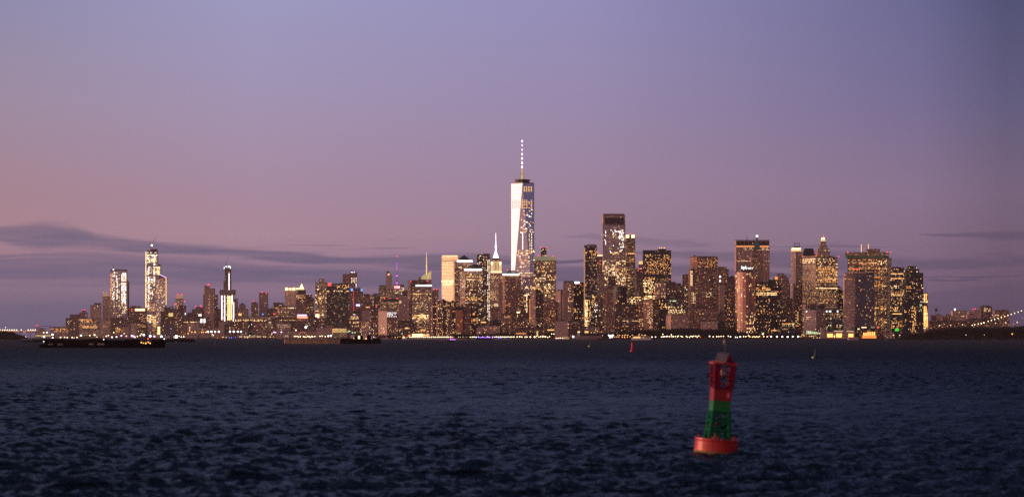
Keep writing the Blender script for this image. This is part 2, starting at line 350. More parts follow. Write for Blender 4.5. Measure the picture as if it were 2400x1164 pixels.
def place_windows(root, wins, part_name='window'):
    STR = dict(W=9, b=8, lam=8, c=7, p=5, w=4, g=4, o=3, d=1)
    wins = sorted(wins, key=lambda w_: -(w_[2] - w_[1]) * w_[9] * STR.get(w_[0], 2))
    ind, rest = wins[:96], wins[96:]
    def geo(w_):
        k, q0, q1, a, t, n, cw, ww, zz, h = w_
        wd = (q1 - q0) * cw - cw * (1 - ww); s = (q0 + q1) / 2 * cw
        return a[0] + t[0] * s + n[0] * .05, a[1] + t[1] * s + n[1] * .05, wd
    for w_ in ind:
        x, y, wd = geo(w_)
        o = bpy.data.objects.new(part_name if w_[2] - w_[1] == 1 else 'ribbon_window', unit_window(w_[0])); C.objects.link(o); o.parent = root
        o.location = (x - root.location.x, y - root.location.y, w_[8] - root.location.z); o.scale = (wd, .5, w_[9])
        o.rotation_euler = (0, 0, math.atan2(w_[4][1], w_[4][0])); NWIN[0] += 1
    if rest:
        mb = MB()
        for w_ in rest:
            x, y, wd = geo(w_); t, n, h, z = w_[4], w_[5], w_[9] / 2, w_[8]; g = wd / 2
            for e_ in (.2,):
                q = [(x - t[0] * g + n[0] * e_, y - t[1] * g + n[1] * e_, z - h), (x + t[0] * g + n[0] * e_, y + t[1] * g + n[1] * e_, z - h),
                     (x + t[0] * g + n[0] * e_, y + t[1] * g + n[1] * e_, z + h), (x - t[0] * g + n[0] * e_, y - t[1] * g + n[1] * e_, z + h)]
                mb.face(q, mi=LIDX[w_[0]])
        part(root, 'small_windows', mb, LWIN, kind='stuff')
def beacons(root, pts, Y, k='red', r=1.35):
    for (x, y) in pts:
        mb = MB(); c = P(x, y, Y); rr = r * Y / FPX; mb.ball(c, rr, 6, 4)
        mb2 = part(root, 'beacon_light', mb, EM[k])
def cap_part(root, cp, Yc):
    kind = cp[0]
    if kind == 'pyr':
        _, x0, x1, yb_, ya, m_ = cp[:6]; frac = cp[6] if len(cp) > 6 else .02; mb = MB()
        a, d = X_(x0, Yc), X_(x1, Yc); W = (d - a) / 2; cx = (a + d) / 2
        sq = lambda k: [(cx - W * k, Yc - W * k), (cx + W * k, Yc - W * k), (cx + W * k, Yc + W * k), (cx - W * k, Yc + W * k)]
        mb.prism(sq(1), Z_(yb_, Yc), Z_(ya, Yc), True, True, sq(frac)); part(root, 'pyramid_roof' if frac < .1 else 'hipped_roof', mb, m_)
    elif kind == 'dome':
        _, x0, x1, yb_, ya, m_ = cp; mb = MB(); cx = X_((x0 + x1) / 2, Yc); W = (X_(x1, Yc) - X_(x0, Yc)) / 2; z0, z1 = Z_(yb_, Yc), Z_(ya, Yc)
        n = 5
        for j in range(n):
            r0, r1 = W * math.cos(j / n * math.pi / 2), W * math.cos((j + 1) / n * math.pi / 2)
            mb.cyl((cx, Yc, z0 + (z1 - z0) * math.sin(j / n * math.pi / 2)), (cx, Yc, z0 + (z1 - z0) * math.sin((j + 1) / n * math.pi / 2)), r0, max(r1, .05), 14, cap=False)
        part(root, 'dome', mb, m_)
    elif kind == 'spire':
        _, x, yb_, ya, wpx, m_ = cp; mb = MB(); r = wpx / 2 * Yc / FPX
        mb.cyl((X_(x, Yc), Yc, Z_(yb_, Yc)), (X_(x, Yc), Yc, Z_(ya, Yc)), r, r * .25, 8); part(root, 'spire', mb, m_)
    elif kind == 'crane':                  # tower crane: mast px, base y, top y, jib tip x,y
        _, x, yb_, yt_, jx, jy = cp; cr = bpy.data.objects.new('roof_crane', None); C.objects.link(cr); cr.parent = root; s = Yc / FPX
        mb = MB(); mb.cyl(P(x, yb_, Yc), P(x, yt_, Yc), .55 * s, n=4); part(cr, 'mast', mb, M['crane'])
        mb = MB(); mb.cyl(P(x, yt_, Yc), P(jx, jy, Yc), .4 * s, .2 * s, n=4); part(cr, 'jib', mb, M['crane'])
        mb = MB(); bx_ = x - (jx - x) * .25; mb.cyl(P(x, yt_, Yc), P(bx_, yt_ + 1, Yc), .8 * s, n=4); part(cr, 'counterweight', mb, M['crane'])
    elif kind == 'box':
        _, nm_, x0, x1, y0, y1, m_ = cp; W = (X_(x1, Yc) - X_(x0, Yc)) / 2; mb = MB(); cx = (X_(x1, Yc) + X_(x0, Yc)) / 2; W2 = min(W, 12)
        mb.box(cx - W, cx + W, Yc - W2, Yc + W2, Z_(y1, Yc), Z_(y0, Yc)); part(root, nm_, mb, m_)
    elif kind == 'cyl':
        _, nm_, x0, x1, y0, y1, m_ = cp; W = (X_(x1, Yc) - X_(x0, Yc)) / 2; mb = MB(); cx = (X_(x1, Yc) + X_(x0, Yc)) / 2
        mb.cyl((cx, Yc, Z_(y1, Yc)), (cx, Yc, Z_(y0, Yc)), W, n=14); part(root, nm_, mb, m_)
def build(S_):
    Y = S_['Y']; rng = random.Random(zlib.crc32(S_['label'].encode()))
    if S_['p'] is None: S_['p'] = {'r': .10, 'o': .11}[ST[S_['sty']][9]]
    S_['vary'] = rng.choice((.6, .85, 1.1, 1.4)); S_['vmix'] = rng.choice((MIX, 'ooowddoxxdw', 'ppwcdxxpdw', 'wwbpodxxd'))
    fp = S_['fp'] or footprint(S_['x0'], S_['x1'], Y, S_['c'], S_['dep'])
    cx = sum(q[0] for q in fp) / len(fp); cy = sum(q[1] for q in fp) / len(fp)
    nm = S_['name']; root = thing(nm, S_['label'], S_['cat'] or nm.replace('_', ' '), (cx, cy, GZ), S_['group'])
    zt = Z_(S_['yt'], Y); mb = MB(); mb.prism(fp, GZ, zt, top=False); part(root, 'walls', mb, facade(S_['sty']))
    def roof(fp_, z_, px_=.985):
        mx = sum(q[0] for q in fp_) / len(fp_); my = sum(q[1] for q in fp_) / len(fp_)
        o = [(mx + (q[0] - mx) * 1.012, my + (q[1] - my) * 1.012) for q in fp_]
        mb = MB(); mb.prism(o, z_, z_ + 1.1, True, True); part(root, 'roof', mb, M['roof'])
    roof(fp, zt)
    z0 = max(GZ + 3, Z_(S_['ybot'] or 792, Y))
    wins = windows_on(root, fp, z0, zt, S_, rng, 0)
    zl = zt
    for t in S_['tiers']:
        sty = t[3] if len(t) > 3 else S_['sty']; nmt = t[4] if len(t) > 4 else 'upper_tier'
        W0 = max(S_['x1'] - S_['x0'], .1); W1 = t[1] - t[0]; k = W1 / W0
        ctr = ((t[0] + t[1]) / 2 - (S_['x0'] + S_['x1']) / 2) / FPX * Y
        base = fp if S_['fp'] is None or k < 1 else fp
        f2 = [(cx + (q[0] - cx) * k + ctr, cy + (q[1] - cy) * min(k, .96)) for q in base]
        mx = sum((min(q[0] for q in f2), max(q[0] for q in f2))) / 2
        f2 = [(q[0] + X_((t[0] + t[1]) / 2, Y) - mx, q[1]) for q in f2]
        zn = Z_(t[2], Y); tz = zl + 1.1 if zl + 1.1 < zn else zl
        zb = zt + 1.1 if len(t) > 5 and t[5] else tz
        mb = MB()
        if sty in ST:
            mb.prism(f2, zb, zn, top=False); part(root, nmt, mb, facade(sty)); roof(f2, zn)
            S2 = dict(S_); S2['sty'] = sty; wins += windows_on(root, f2, zb + 1, zn, S2, rng, 0)
        else:
            mb.prism(f2, zb, zn, True, True); part(root, nmt, mb, M.get(sty) or sty if isinstance(sty, str) else sty)
        if not (len(t) > 5 and t[5]): zl = zn
    if not S_['tiers'] and not S_['cap'] and S_['x1'] - S_['x0'] > 11 and not S_['fp'] and S_['yt'] < 760:   # plant rooms on the flat roofs
        wd = S_['x1'] - S_['x0']
        for _ in range(rng.choice((1, 1, 2))):
            a = S_['x0'] + wd * rng.uniform(.12, .6); bw = wd * rng.uniform(.1, .28); h = rng.uniform(.9, 2.2)
            xa, xb = X_(a, cy), X_(a + bw, cy); mb = MB(); mb.box(xa, xb, cy - 5, cy + 5, zt + 1.1, zt + 1.1 + h * Y / FPX); part(root, 'plant_room', mb, M['roof'])
    place_windows(root, wins)
    for c_ in S_['cap']: cap_part(root, c_, cy)
    for x_ in S_['ex']:                    # (part name, x0, x1, y0, y1, material, depth ahead of the front)
        mb = MB(); dY = x_[6] if len(x_) > 6 else .8; mb.pb(x_[1], x_[2], x_[3], x_[4], Y - dY, d=max(dY - .01, .3)); part(root, x_[0], mb, x_[5])
    beacons(root, S_['red'], Y)
    return root
# ================================================================== the city, from left to right
E = EM
AT, OT, MR, SK, WB, PS = 'apartment_tower', 'office_tower', 'midrise_building', 'skyscraper', 'waterfront_building', 'pier_shed'
# ---- far left shore
T('low dark power house with two red-tipped stacks left of the long lit office', 9300, 91, 104, 769, 'lo', p=.05, name='power_house', cat='building', cap=(('box', 'chimney', 84.3, 85.6, 763.5, 792, M['conc']), ('box', 'chimney', 88.6, 90, 763.5, 792, M['conc']), ('box', 'pipe_gantry', 84, 118, 763.5, 764.3, M['crane'])), red=((84.5, 762.8), (89.2, 762.8)))
T('long low office with broken rows of orange windows, leftmost of the city', 9600, 117, 160, 765.5, 'lo', p=.05, z=((124, 148, 765, 768, .8, 'ow'), (118, 162, 769, 772, .55, 'ow'), (128, 160, 772, 778, .45, 'ow')), name=MR, cat='office building')
T('pale two-storey pier building with a yellow lit strip at the far left', 9100, 82, 122, 783.5, 'pl', p=.1, name=PS, cat='pier building', ex=(('lit_strip', 84, 119, 785.2, 786.8, E['yel']),))
T('dark blocky office between the long lit office and the stepped brick block', 9900, 154, 176, 745.5, 'dr', p=.1, z=((156, 170, 750, 760, .22, 'wp'),), tiers=((163, 176, 737),), name=MR, cat='office building')
T('brick block topped by a twin-chimney penthouse at the far left end', 10100, 176, 186, 737, 'dr', p=.08, name=MR, cat='building')
T('stepped brick house with small red roof lamps left of the grey concrete pair', 10300, 185, 203, 733, 'br', p=.12, tiers=((191, 200, 727),), name=MR, cat='building', red=((193, 726), (199, 726)))
T('long office block with glowing orange ribbon floors behind the dark barge', 9500, 184, 229.5, 746, 'of', p=.03, z=((185, 215, 748, 750.5, .95, 'ow'), (190, 226, 750.5, 756, .45, 'wo'), (194, 228, 764, 768, .9, 'wo'), (185, 200, 759, 767, .4, 'wo')), name=MR, cat='office building')
T('grey concrete tower with a black roof, right of the pale twin', 10600, 220, 235.5, 713, 'st', p=.10, tiers=((220.5, 235, 709.5, 'roof'),), name=AT)
T('lower pale concrete tower half hidden at the far left cluster', 10650, 211.5, 221, 715, 'pl', p=.08, name=AT)
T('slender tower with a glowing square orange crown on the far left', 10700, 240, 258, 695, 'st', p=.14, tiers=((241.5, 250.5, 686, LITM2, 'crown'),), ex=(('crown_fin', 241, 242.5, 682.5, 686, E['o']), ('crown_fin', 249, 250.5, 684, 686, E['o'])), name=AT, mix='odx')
T('grey office with dark glass, left foot of the unfinished bright tower', 9800, 229, 259, 750, 'st', p=.05, z=((235, 258, 749.5, 754, .6, 'ow'), (242, 252, 763, 766.5, .7, 'ow')), name=MR, cat='office building')
T('tall unfinished tower with white work lights in its bays and a red netted top', 10800, 258.5, 281, 634, 'gl', p=.1,
  z=((259, 262, 640, 712, .8, 'wo'), (263, 281, 636, 700, .6, '|cppd'), (263, 281, 700, 720, .12, 'p')), tiers=((259, 280, 631, 'redc', 'netted_top'),), cap=(('crane', 266, 631, 624, 263, 617), ('spire', 275, 630, 625, 1, M['crane'])), ex=(('work_lamp', 264.6, 266.8, 630.3, 632.4, E['W']),), name=SK, cat='unfinished skyscraper')
T('brightest floodlit half of the unfinished tower with rows of white floors', 10750, 280, 297, 634, 'gl', p=.1, z=((281, 297, 640, 660, .85, '|cpcp'), (281, 297, 661, 712, .8, '|cppc'), (281, 297, 712, 735, .25, 'pb')), tiers=((280, 296, 631.5, 'redc', 'netted_top'),), name=SK, cat='unfinished skyscraper')
T('narrow dark red side tower beside the floodlit unfinished one', 10850, 295, 302, 661, 'dr', p=.05, tiers=((295.5, 300, 657),), name=SK, cat='tower')
T('orange floodlit loft building low on the far left shore', 9300, 271, 291, 764, 'br', p=.1, z=((272, 282, 764, 780, .9, 'wbo'), (282, 291, 767, 780, .65, 'od')), name=MR, cat='loft building', dep=30)
T('plain pinkish warehouse beside the orange floodlit loft', 9250, 291, 303, 765, 'pl', p=.03, name='warehouse')
T('plain tan slab in front of the black office with bright corner windows', 9200, 306, 320, 757, 'st', p=.03, z=((308, 320, 755, 758.5, .5, 'w'),), name=MR, cat='building')
T('dark terraced block with a flat roof and few lights at the tower foot', 9900, 258, 306, 744, 'dr', p=.10, name=MR, cat='building')
T('dark brick office with reddish lights along its top, left of the stepped giant', 10200, 303, 330, 720, 'dr', p=.12, tiers=((306, 326, 717),), red=((309, 724), (309, 728)), name=OT)
T('office crowned by one broad blazing white window band beside the stepped giant', 10150, 315, 342, 721.5, 'dr', p=.10, z=((328, 346, 735, 765, .3, 'wo'),), name=OT, ex=(('lit_crown_band', 316.5, 339.5, 723, 728, E['b']),))
T('dark office with gridded windows, behind the tug lights', 9400, 320, 345, 757, 'dr', p=.22, z=((321, 330, 758, 762, .8, 'pw'), (334, 345, 764, 767, .5, 'pw'), (320, 345, 777, 788, .30, 'd')), name=MR, cat='office building')
# ---- the stepped giant and its wedge-topped neighbour
T('tallest stepped tower of the left group with lit bays and a crane on its crown', 10750, 340.5, 375, 645, 'gl', p=.1,
  z=((340, 344, 590, 730, .7, 'bwp'), (346, 350, 625, 725, .75, 'cpp'), (344, 367, 712, 730, .4, 'wo'), (350, 359, 625, 700, .55, '|cppd'), (359, 364, 600, 670, .85, 'cpp'), (344, 368, 590, 600, .6, 'bW'), (345, 352, 600, 616, .7, 'bc'), (352, 367, 605, 616, .6, 'bp'), (366, 375, 620, 645, .85, 'bw'), (344, 375, 672, 677, .0, 'd')),
  tiers=((340.5, 375, 622, 'gl'), (341, 368, 594, 'gl'), (343, 367, 587, 'dr'), (352, 366, 583, 'crane')), cap=(('box', 'crown_deck', 340.5, 375.5, 619, 623.5, M['conc']), ('box', 'crown_deck', 342, 369, 598, 603, M['redc']), ('crane', 356, 583, 570, 369.5, 551), ('crane', 352, 583, 571, 350, 563)),
  ex=(('work_lamp', 354, 357.5, 572.5, 576.5, E['W'], -20), ('corner_light', 341, 342.6, 589, 730, E['p'])), name=SK)
T('glass tower with a slanted outlined top and lit deck, right of the stepped giant', 10500, 365, 389.5, 655, 'gl', p=.1, c=387, z=((365, 387, 665, 700, .25, 'pwd'), (365, 387, 706, 745, .40, 'pdxd'), (365, 387, 745, 760, .3, 'pd'), (387, 390, 655, 712, .9, 'w')), name=SK,
  ex=(('edge_light', 388.2, 390.2, 650, 714, E['w']),), cap=())
T('golden floodlit narrow office at the foot of the wedge-topped tower', 9500, 357, 366, 737, 'gd', p=.2, z=((357, 366, 736, 766, .85, 'pww'),), name=MR, cat='office building', tiers=((359, 365, 732, 'gd'),))
T('glassy lit block left of the golden narrow office', 9600, 343, 357, 735, 'gl', p=.1, z=((344, 357, 738, 757, .5, 'pwb'),), name=MR, cat='office building')
T('small hotel of stacked bright yellow floors near the waterfront', 9050, 369, 375.5, 763, 'gd', p=.3, z=((369, 376, 763, 785, .97, 'bb'),), name=MR, cat='hotel')
T('dark stepped loft block right of the golden office', 9700, 376, 393, 729, 'dr', p=.08, tiers=((384, 393, 721),), name=MR, cat='loft building')
T('dark office with a big yellow lit atrium beneath the ornate lit top', 9900, 393, 430, 724, 'dr', p=.10, tiers=((385, 402, 720),), z=((395, 405, 720, 741, .25, 'yw'), (405, 425, 716, 742, .14, 'w')), name=OT, ex=(('lit_atrium', 395, 405, 733, 741, E['yel'], 6),), cap=(('box', 'rooftop_box', 399, 406, 717.5, 724, LITG),))
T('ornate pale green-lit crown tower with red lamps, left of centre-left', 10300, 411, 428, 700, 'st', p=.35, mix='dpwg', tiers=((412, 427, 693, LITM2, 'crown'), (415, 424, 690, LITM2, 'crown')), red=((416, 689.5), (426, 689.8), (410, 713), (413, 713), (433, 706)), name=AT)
T('dark brick tower with a blank right wall under the ornate crown', 10000, 420, 435, 716, 'dr', p=.12, name=AT)
T('blue-grey blank slab low behind the barges', 9200, 380, 412, 760, 'gb', p=.02, name='warehouse')
T('brick walk-up with scattered orange windows behind the barges', 9300, 411, 424, 745, 'br', p=.30, name=MR, cat='apartment building')
T('long dark block with a band of small orange windows above the grey slab', 9800, 376, 436, 745, 'dr', p=.14, name=MR, cat='building')
T('low tan building with two window columns at the pier root', 9050, 424, 436, 758, 'br', p=.2, name=MR, cat='building')
T('dark brick twin-peaked apartment block with red roof lamps and a white sign', 10000, 450, 476, 725, 'dr', p=.10, tiers=((458, 474, 719),), red=((459, 717.5), (470, 716), (472, 718.5)), name=AT, ex=(('white_sign', 465.5, 472, 736, 740, E['c']), ('floodlight', 432, 435.5, 733, 737, E['c'])))
T('far dark steeple-roofed house in the gap left of the twin-peaked block', 10400, 437, 450, 733, 'dr', p=.03, name=MR, cat='building', cap=(('spire', 446, 733, 729, 2, M['roof']),))
T('low office with a curved line of bright yellow windows above the sheds', 9400, 430, 466, 752, 'lo', p=.12, z=((431, 447, 750, 757, .75, 'bw'), (440, 464, 751, 754.5, .95, 'bw')), name=MR, cat='office building')
T('tan blank-sided loft right of the narrow loft with ladder windows', 9150, 451, 465, 758, 'st', p=.01, name=MR, cat='loft building')
T('narrow loft with a ladder of bright windows beside the tan loft', 9160, 438, 451, 757, 'lo', p=.10, z=((441, 447, 762, 779, .7, 'pw'),), name=MR, cat='loft building')
T('dark block with two tall white lit slots below the twin-peaked apartments', 9500, 464, 492, 744, 'dr', p=.06, name=MR, cat='building', ex=(('lit_slot', 470.3, 474, 746.5, 756, E['c']), ('lit_slot', 477.5, 481, 746.5, 756, E['c'])))
T('pale slab tower with a red beacon and two columns of windows', 9800, 478.5, 502, 676, 'pl', p=.10, z=((489, 492, 690, 735, .5, 'wp'), (499, 501.5, 690, 735, .3, 'wp')), tiers=((478.5, 490, 669.5, 'pl', 'upper_tier'),), ex=(('red_beacon', 486.5, 491, 665.5, 669, E['red'], -12),), name=AT)
T('slim blue-black tower tucked behind the pale beacon slab', 10100, 502, 510, 691, 'bk', p=.08, name=AT)
T('dark narrow flank tower at the left edge of the pale beacon slab', 9900, 476.5, 479.5, 690, 'dr', p=.12, name=AT)
T('dark brick shoulder between the pale slab and the blazing white tower', 9900, 502, 518, 725, 'dr', p=.12, name=MR, cat='building')
# ---- blazing unfinished tower
T('unfinished tower blazing with white light columns under a wide collar and thin lit shaft', 9700, 517, 549.5, 700, 'br', p=.1,
  z=((517, 523, 692, 752, 0, 'W'), (523, 546, 692, 712, .6, 'bbw'), (523, 548, 692, 752, .35, 'pwd')), mix='wd',
  tiers=((518.5, 546, 691.5, 'br'), (514.5, 549.5, 678.5, 'conc', 'collar'), (523, 540, 660, 'dr'), (526, 540, 632, 'dr'), (524.5, 541, 629, 'crane', 'crown')), name=SK, cat='unfinished skyscraper',
  cap=(('crane', 530.5, 627, 618, 535.5, 597),),
  ex=(('light_column', 519, 521, 692, 749, E['c']), ('light_column', 525.5, 527.5, 692, 752, E['c']), ('light_column', 533.5, 535, 692, 750, E['b']), ('light_column', 537, 538.3, 693, 750, E['b']), ('light_column', 540.7, 542.5, 693, 749, E['b']), ('light_column', 543.5, 545.5, 691, 708, E['c']), ('light_column', 546, 548.5, 708, 752, E['c']),
      ('light_column', 536, 537.6, 640, 679, E['c']), ('crown_lamp', 524.8, 526.2, 625.5, 631, E['c'], -12), ('crown_lamp', 529, 531, 623, 625.5, E['c'], -12), ('crown_lamp', 534, 539, 623, 625.5, E['c'], -12), ('crown_lamp', 539, 540.6, 624, 630, E['c'], -12)))
T('brown brick tower hidden behind the right side of the blazing tower', 10100, 546, 557, 700, 'br', p=.10, name=AT)
T('masonry apartment house with paired roof tanks and a bright lit terrace', 9800, 556, 580, 724, 'st', p=.10, mix='owd', tiers=((560, 574, 713), (564, 570, 710, 'roof')), ex=(('lit_terrace', 559, 566, 734, 739, E['w']),), name=AT)
T('slim brick tower with a red-lit rooftop left of the pale concrete slab', 9900, 588.5, 603.5, 710, 'br', p=.22, tiers=((592, 598, 706.5, 'redc'),), red=((594, 705.5),), name=AT)
T('pale concrete slab tower with tiny scattered windows and red roof lamps', 9950, 607, 627, 687.5, 'pl', p=.10, tiers=((609, 626, 685.5, 'pl'),), red=((614.5, 684.5), (624.5, 686.5)), name=AT, ex=(('blue_lamp', 614.5, 617.5, 734.5, 737.3, E['blu2']),))
T('dark flat-topped office with a glowing red wavy neon sign', 9700, 640, 663.5, 710, 'dr', p=.12, z=((654, 660, 713, 717, .9, 'p'), (645, 655, 718, 721, .5, 'o')), name=OT, ex=(('red_neon_sign', 641, 649, 734, 736.5, E['red']), ('red_neon_sign', 649, 656.5, 732.8, 735.6, E['red'])))
T('lower dark brick office left of the red neon sign building', 9750, 628, 646, 723, 'dr', p=.08, name=OT)
T('long brick warehouse with an unbroken top row of amber windows behind the pier', 9300, 548, 625, 747, 'br', p=.10, z=((549, 625, 747, 753, .8, 'wb'), (566, 572, 755, 775, .4, 'od'), (603, 622, 756, 772, .25, 'owd')), name='warehouse')
T('long flat mid-height block behind the amber-topped warehouse', 9600, 575, 660, 741, 'of', p=.06, z=((600, 620, 738, 744, .2, 'w'),), name=MR, cat='building')
T('black sawtooth building cutting the amber-topped warehouse', 9100, 581.5, 592, 752, 'bk', p=.06, name=MR, cat='building')
T('brick house with clustered pinkish windows next to the black sawtooth building', 9080, 592, 601, 758, 'br', p=.4, mix='odp', name=MR, cat='apartment building')
T('pale chess-rook silo pair standing on the pier edge', 8800, 513, 526, 754, 'pl', p=.01, name='silo', cat='silo', tiers=((513, 517, 752, 'pl', 'upper_tier', 1), (522, 526, 753, 'pl', 'upper_tier', 1)))
T('dark square block joined to the right of the pale silo pair', 8810, 526, 537, 762, 'dr', p=.02, name='warehouse', tiers=((530, 537, 753, 'pl'),))
T('low grey row houses under the white floodlights left of the silos', 9000, 465, 513, 768, 'lo', p=.10, mix='wodg', name=MR, cat='row houses')
T('dark brick block with scattered amber windows right of the silos', 9000, 537, 567, 756, 'dr', p=.16, name=MR, cat='building')
T('pale arcaded pier shed left of the silos', 8700, 434, 463, 785, 'pl', p=.0, name=PS, cat='pier shed', ex=(('shed_front', 434, 463, 787, 791.5, M['shed']),))
T('plain grey-pink pier shed directly left of the silos', 8710, 463, 492, 785.5, 'pl', p=.0, name=PS, cat='pier shed')
T('small white shed near the long dark barge, left of the arcaded shed', 8600, 392, 398, 786, 'pl', p=.0, name=PS, cat='shed', ex=(('white_door', 392.5, 397.5, 787, 792, M['white']),))
T('floodlit white shed directly behind the long dark barge', 8620, 406, 419, 786, 'pl', p=.0, name=PS, cat='shed', ex=(('bright_flood', 411, 415.5, 785, 792, E['W']), ('white_door', 406.5, 410.5, 787, 792, E['pal'])))
T('long low pier terminal with an even row of small yellow windows', 8700, 557, 650, 787, 'lo', p=.0, z=((557, 650, 786, 793, .55, 'yp'),), name=PS, cat='pier terminal', ybot=792, ex=(('eave_strip', 557, 622, 786.2, 786.9, E['dp']),))
# ---- centre left
T('pale slab with a row of bright white frames along its top', 9600, 667.5, 706, 674, 'st', c=697, p=.06, name=OT, ex=(('lit_top_frame', 668.5, 674.5, 673.5, 680, E['b']), ('lit_top_frame', 676.5, 683, 673.5, 680, E['p']), ('lit_top_frame', 685, 691.5, 673.5, 680, E['b']), ('lit_top_frame', 693, 702, 674, 678.5, E['p'])))
T('stone tower with a glowing white pyramid spire', 9200, 694, 716, 688, 'br', p=.2, z=((695, 716, 688, 700, .6, 'owp'), (703, 714, 696, 716, .5, 'wp')), tiers=((699, 715.5, 679, 'slate'),), cap=(('pyr', 702, 712, 676.5, 664, EM['b']), ('box', 'crown', 701, 713, 676.4, 679, LITM)), name=AT)
T('brick apartment tower with two white roof lamps right of the pyramid spire', 9300, 715, 735.5, 698, 'dr', p=.18, tiers=((717, 730, 690),), ex=(('roof_lamp', 719, 721.5, 689, 691.5, E['c'], -12), ('roof_lamp', 724, 728, 689, 691.5, E['c'], -12)), name=AT)
T('reddish mid-rise carrying the glowing pink and violet theatre sign', 8800, 695, 722, 736, 'br', p=.12, name=MR, cat='theatre', ex=(('violet_sign_band', 697, 718.5, 736.7, 739.4, E['vio']), ('pink_sign_board', 698, 719, 740, 746.2, E['rd2'])))
T('long dark block with a pale green lit strip left of the pink sign', 9100, 645, 697, 718, 'of', p=.12, z=((675, 697, 720, 723, .9, 'pg'),), name=MR, cat='building')
T('dark red blank wall building just above the pink sign', 9000, 693, 712, 710, 'br', p=.04, name=MR, cat='building')
T('low brown block with a dense row of amber windows left of the pink sign', 8900, 636, 696, 746, 'dr', p=.12, z=((658, 682, 747, 752, .75, 'wb'), (682, 692, 748, 751, .8, 'w')), name=MR, cat='building')
T('pale residential block with three rows of yellow windows above violet lamps', 8400, 647, 681, 757, 'pl', p=.1, z=((647, 681, 757, 768, .62, 'pwgp'), (655, 662, 768, 776, .4, 'p')), mix='pw', name=MR, cat='apartment building', tiers=((650, 662, 751, 'pl'),))
T('slim dark midrise under the pink sign', 8600, 681, 722, 755, 'dr', p=.1, name=MR, cat='building')
T('gold glowing office slab with almost every window lit', 8700, 739, 765.5, 663, 'gd', p=.6, mix='wwbopwd', z=((739, 766, 719, 725, .05, 'd'), (739, 766, 662, 668, .1, 'd')), tiers=((746.5, 759, 654, 'st'),), name=OT, ex=(('bright_atrium', 739.5, 748, 736, 746, E['b']),), cap=(('spire', 740, 663, 654, .8, M['roof']), ('spire', 764.5, 663, 654, .8, M['roof'])))
T('wide black office slab with a dotted lit floor and a red square sign', 8500, 765.5, 817.5, 665, 'bk', p=.025, mix='dow', z=((766, 817, 679, 682, .6, 'pw'), (790, 817, 668, 676, .4, 'dw'), (766, 817, 715, 722, .2, 'dx'), (766, 817, 690, 712, .08, 'dx')), name=OT, ex=(('red_square_sign', 768.5, 776, 662.5, 669.5, E['red'], 2),))
T('brown tower behind the wide black slab', 9300, 803, 820, 643, 'br', p=.06, name=AT)
T('unfinished concrete tower with a grid of white lit floors near its top', 9200, 819, 836.5, 639, 'br', p=.02, z=((822, 828, 650, 664, .95, 'cp'), (829, 836, 650, 664, .95, 'cp'), (832, 835, 664, 678, .8, 'c')), name=AT, ex=(('work_lamp', 822.5, 826.5, 637.5, 641, E['W'], -6), ('work_lamp', 829, 831.5, 637.5, 641, E['W'], -6)), cap=(('crane', 823, 638, 632, 819, 632),))
T('reddish tower with blue corner lamps and a thin pink vertical line', 8800, 822, 850, 680, 'br', p=.08, tiers=((830, 844, 674),), name=OT, ex=(('blue_corner_lamp', 822, 827, 675.5, 681.5, E['blu2']), ('blue_corner_lamp', 846, 850, 677, 682, E['blu2']), ('pink_light_line', 828, 829, 680, 729, E['rd2']), ('blue_sign', 834, 844, 712.5, 717, E['blue']), ('white_sign_face', 835, 843, 713, 716, E['c'], 1.4)))
T('brown office with a pale right edge behind the red-lamped roof', 8900, 850, 871, 692, 'br', p=.08, tiers=((853, 866, 689),), name=OT, cap=(('box', 'stair_shaft', 869, 872, 694, 720, M['stone']),))
T('terraced office with three bright ribbon floors near the yellow sign', 7900, 819, 847, 733, 'dr', p=.04, tiers=((828, 846, 729, 'roof'),), z=((819, 842, 740, 748, .75, 'wb'), (819, 842, 753.5, 759, .7, 'wb'), (830, 840, 762, 766, .6, 'w'), (826, 843, 736, 739, .5, 'c')), name=OT)
T('dark wall of brick blocks between the pink sign and the black slab', 8450, 722, 766, 745, 'dr', p=.08, name=MR, cat='building')
T('dark navy cluster under the wide black slab', 8350, 762, 820, 752, 'bk', p=.03, name=MR, cat='building')
T('pale windowless terminal hall behind the brown barge', 8000, 740.5, 778, 767, 'pl', p=0, tiers=((764, 781, 762, 'pl'),), name=PS, cat='terminal hall')
T('yellow lit lattice front of the ferry hall behind the tug', 7990, 778.5, 812, 767, 'gd', p=.0, z=((778, 812, 768, 779, .97, 'yyw'), (778, 781, 779, 785, 1, 'y')), name=WB, cat='ferry hall')
T('long low pinkish warehouse behind the brown barge', 8200, 664, 741, 775.5, 'pl', p=.03, name='warehouse')
T('pink-lit low building right at the waterline left of the arch', 8100, 664, 680, 784, 'lo', p=.1, mix='p', name=WB, cat='low building', ex=(('pink_front', 667, 676, 785, 789, E['dp']),))
# ---- centre: behind and around the curved golden tower
T('stone block with violet roof and red lamps left of the sky-lit pale office', 7900, 866, 888, 722, 'dr', p=.14, tiers=((872, 884, 717),), name=OT, red=((866, 719), (882, 718)), ex=(('amber_strip', 857.5, 864.5, 718.5, 720.5, E['w']),))
T('grey apartment block with a pale roof storey behind the tug cabins', 7800, 848, 869, 727, 'pl', p=.12, tiers=((857, 868, 725, 'pl'),), name=AT)
T('lower grey apartment block with scattered lights behind the tug', 7500, 846, 868, 752, 'st', p=.20, mix='owpc', name=MR, cat='apartment building')
T('brick apartment block with a yellow lamp column right behind the tug', 7550, 868, 892, 748, 'br', p=.22, mix='owpc', name=MR, cat='apartment building')
T('dark red office with a lit left column between the pin-thin tower and the grey roofs', 8600, 873, 890, 689, 'dr', p=.12, z=((874, 877, 690, 720, .6, 'w'), (889, 893, 690, 712, .5, 'w')), name=OT)
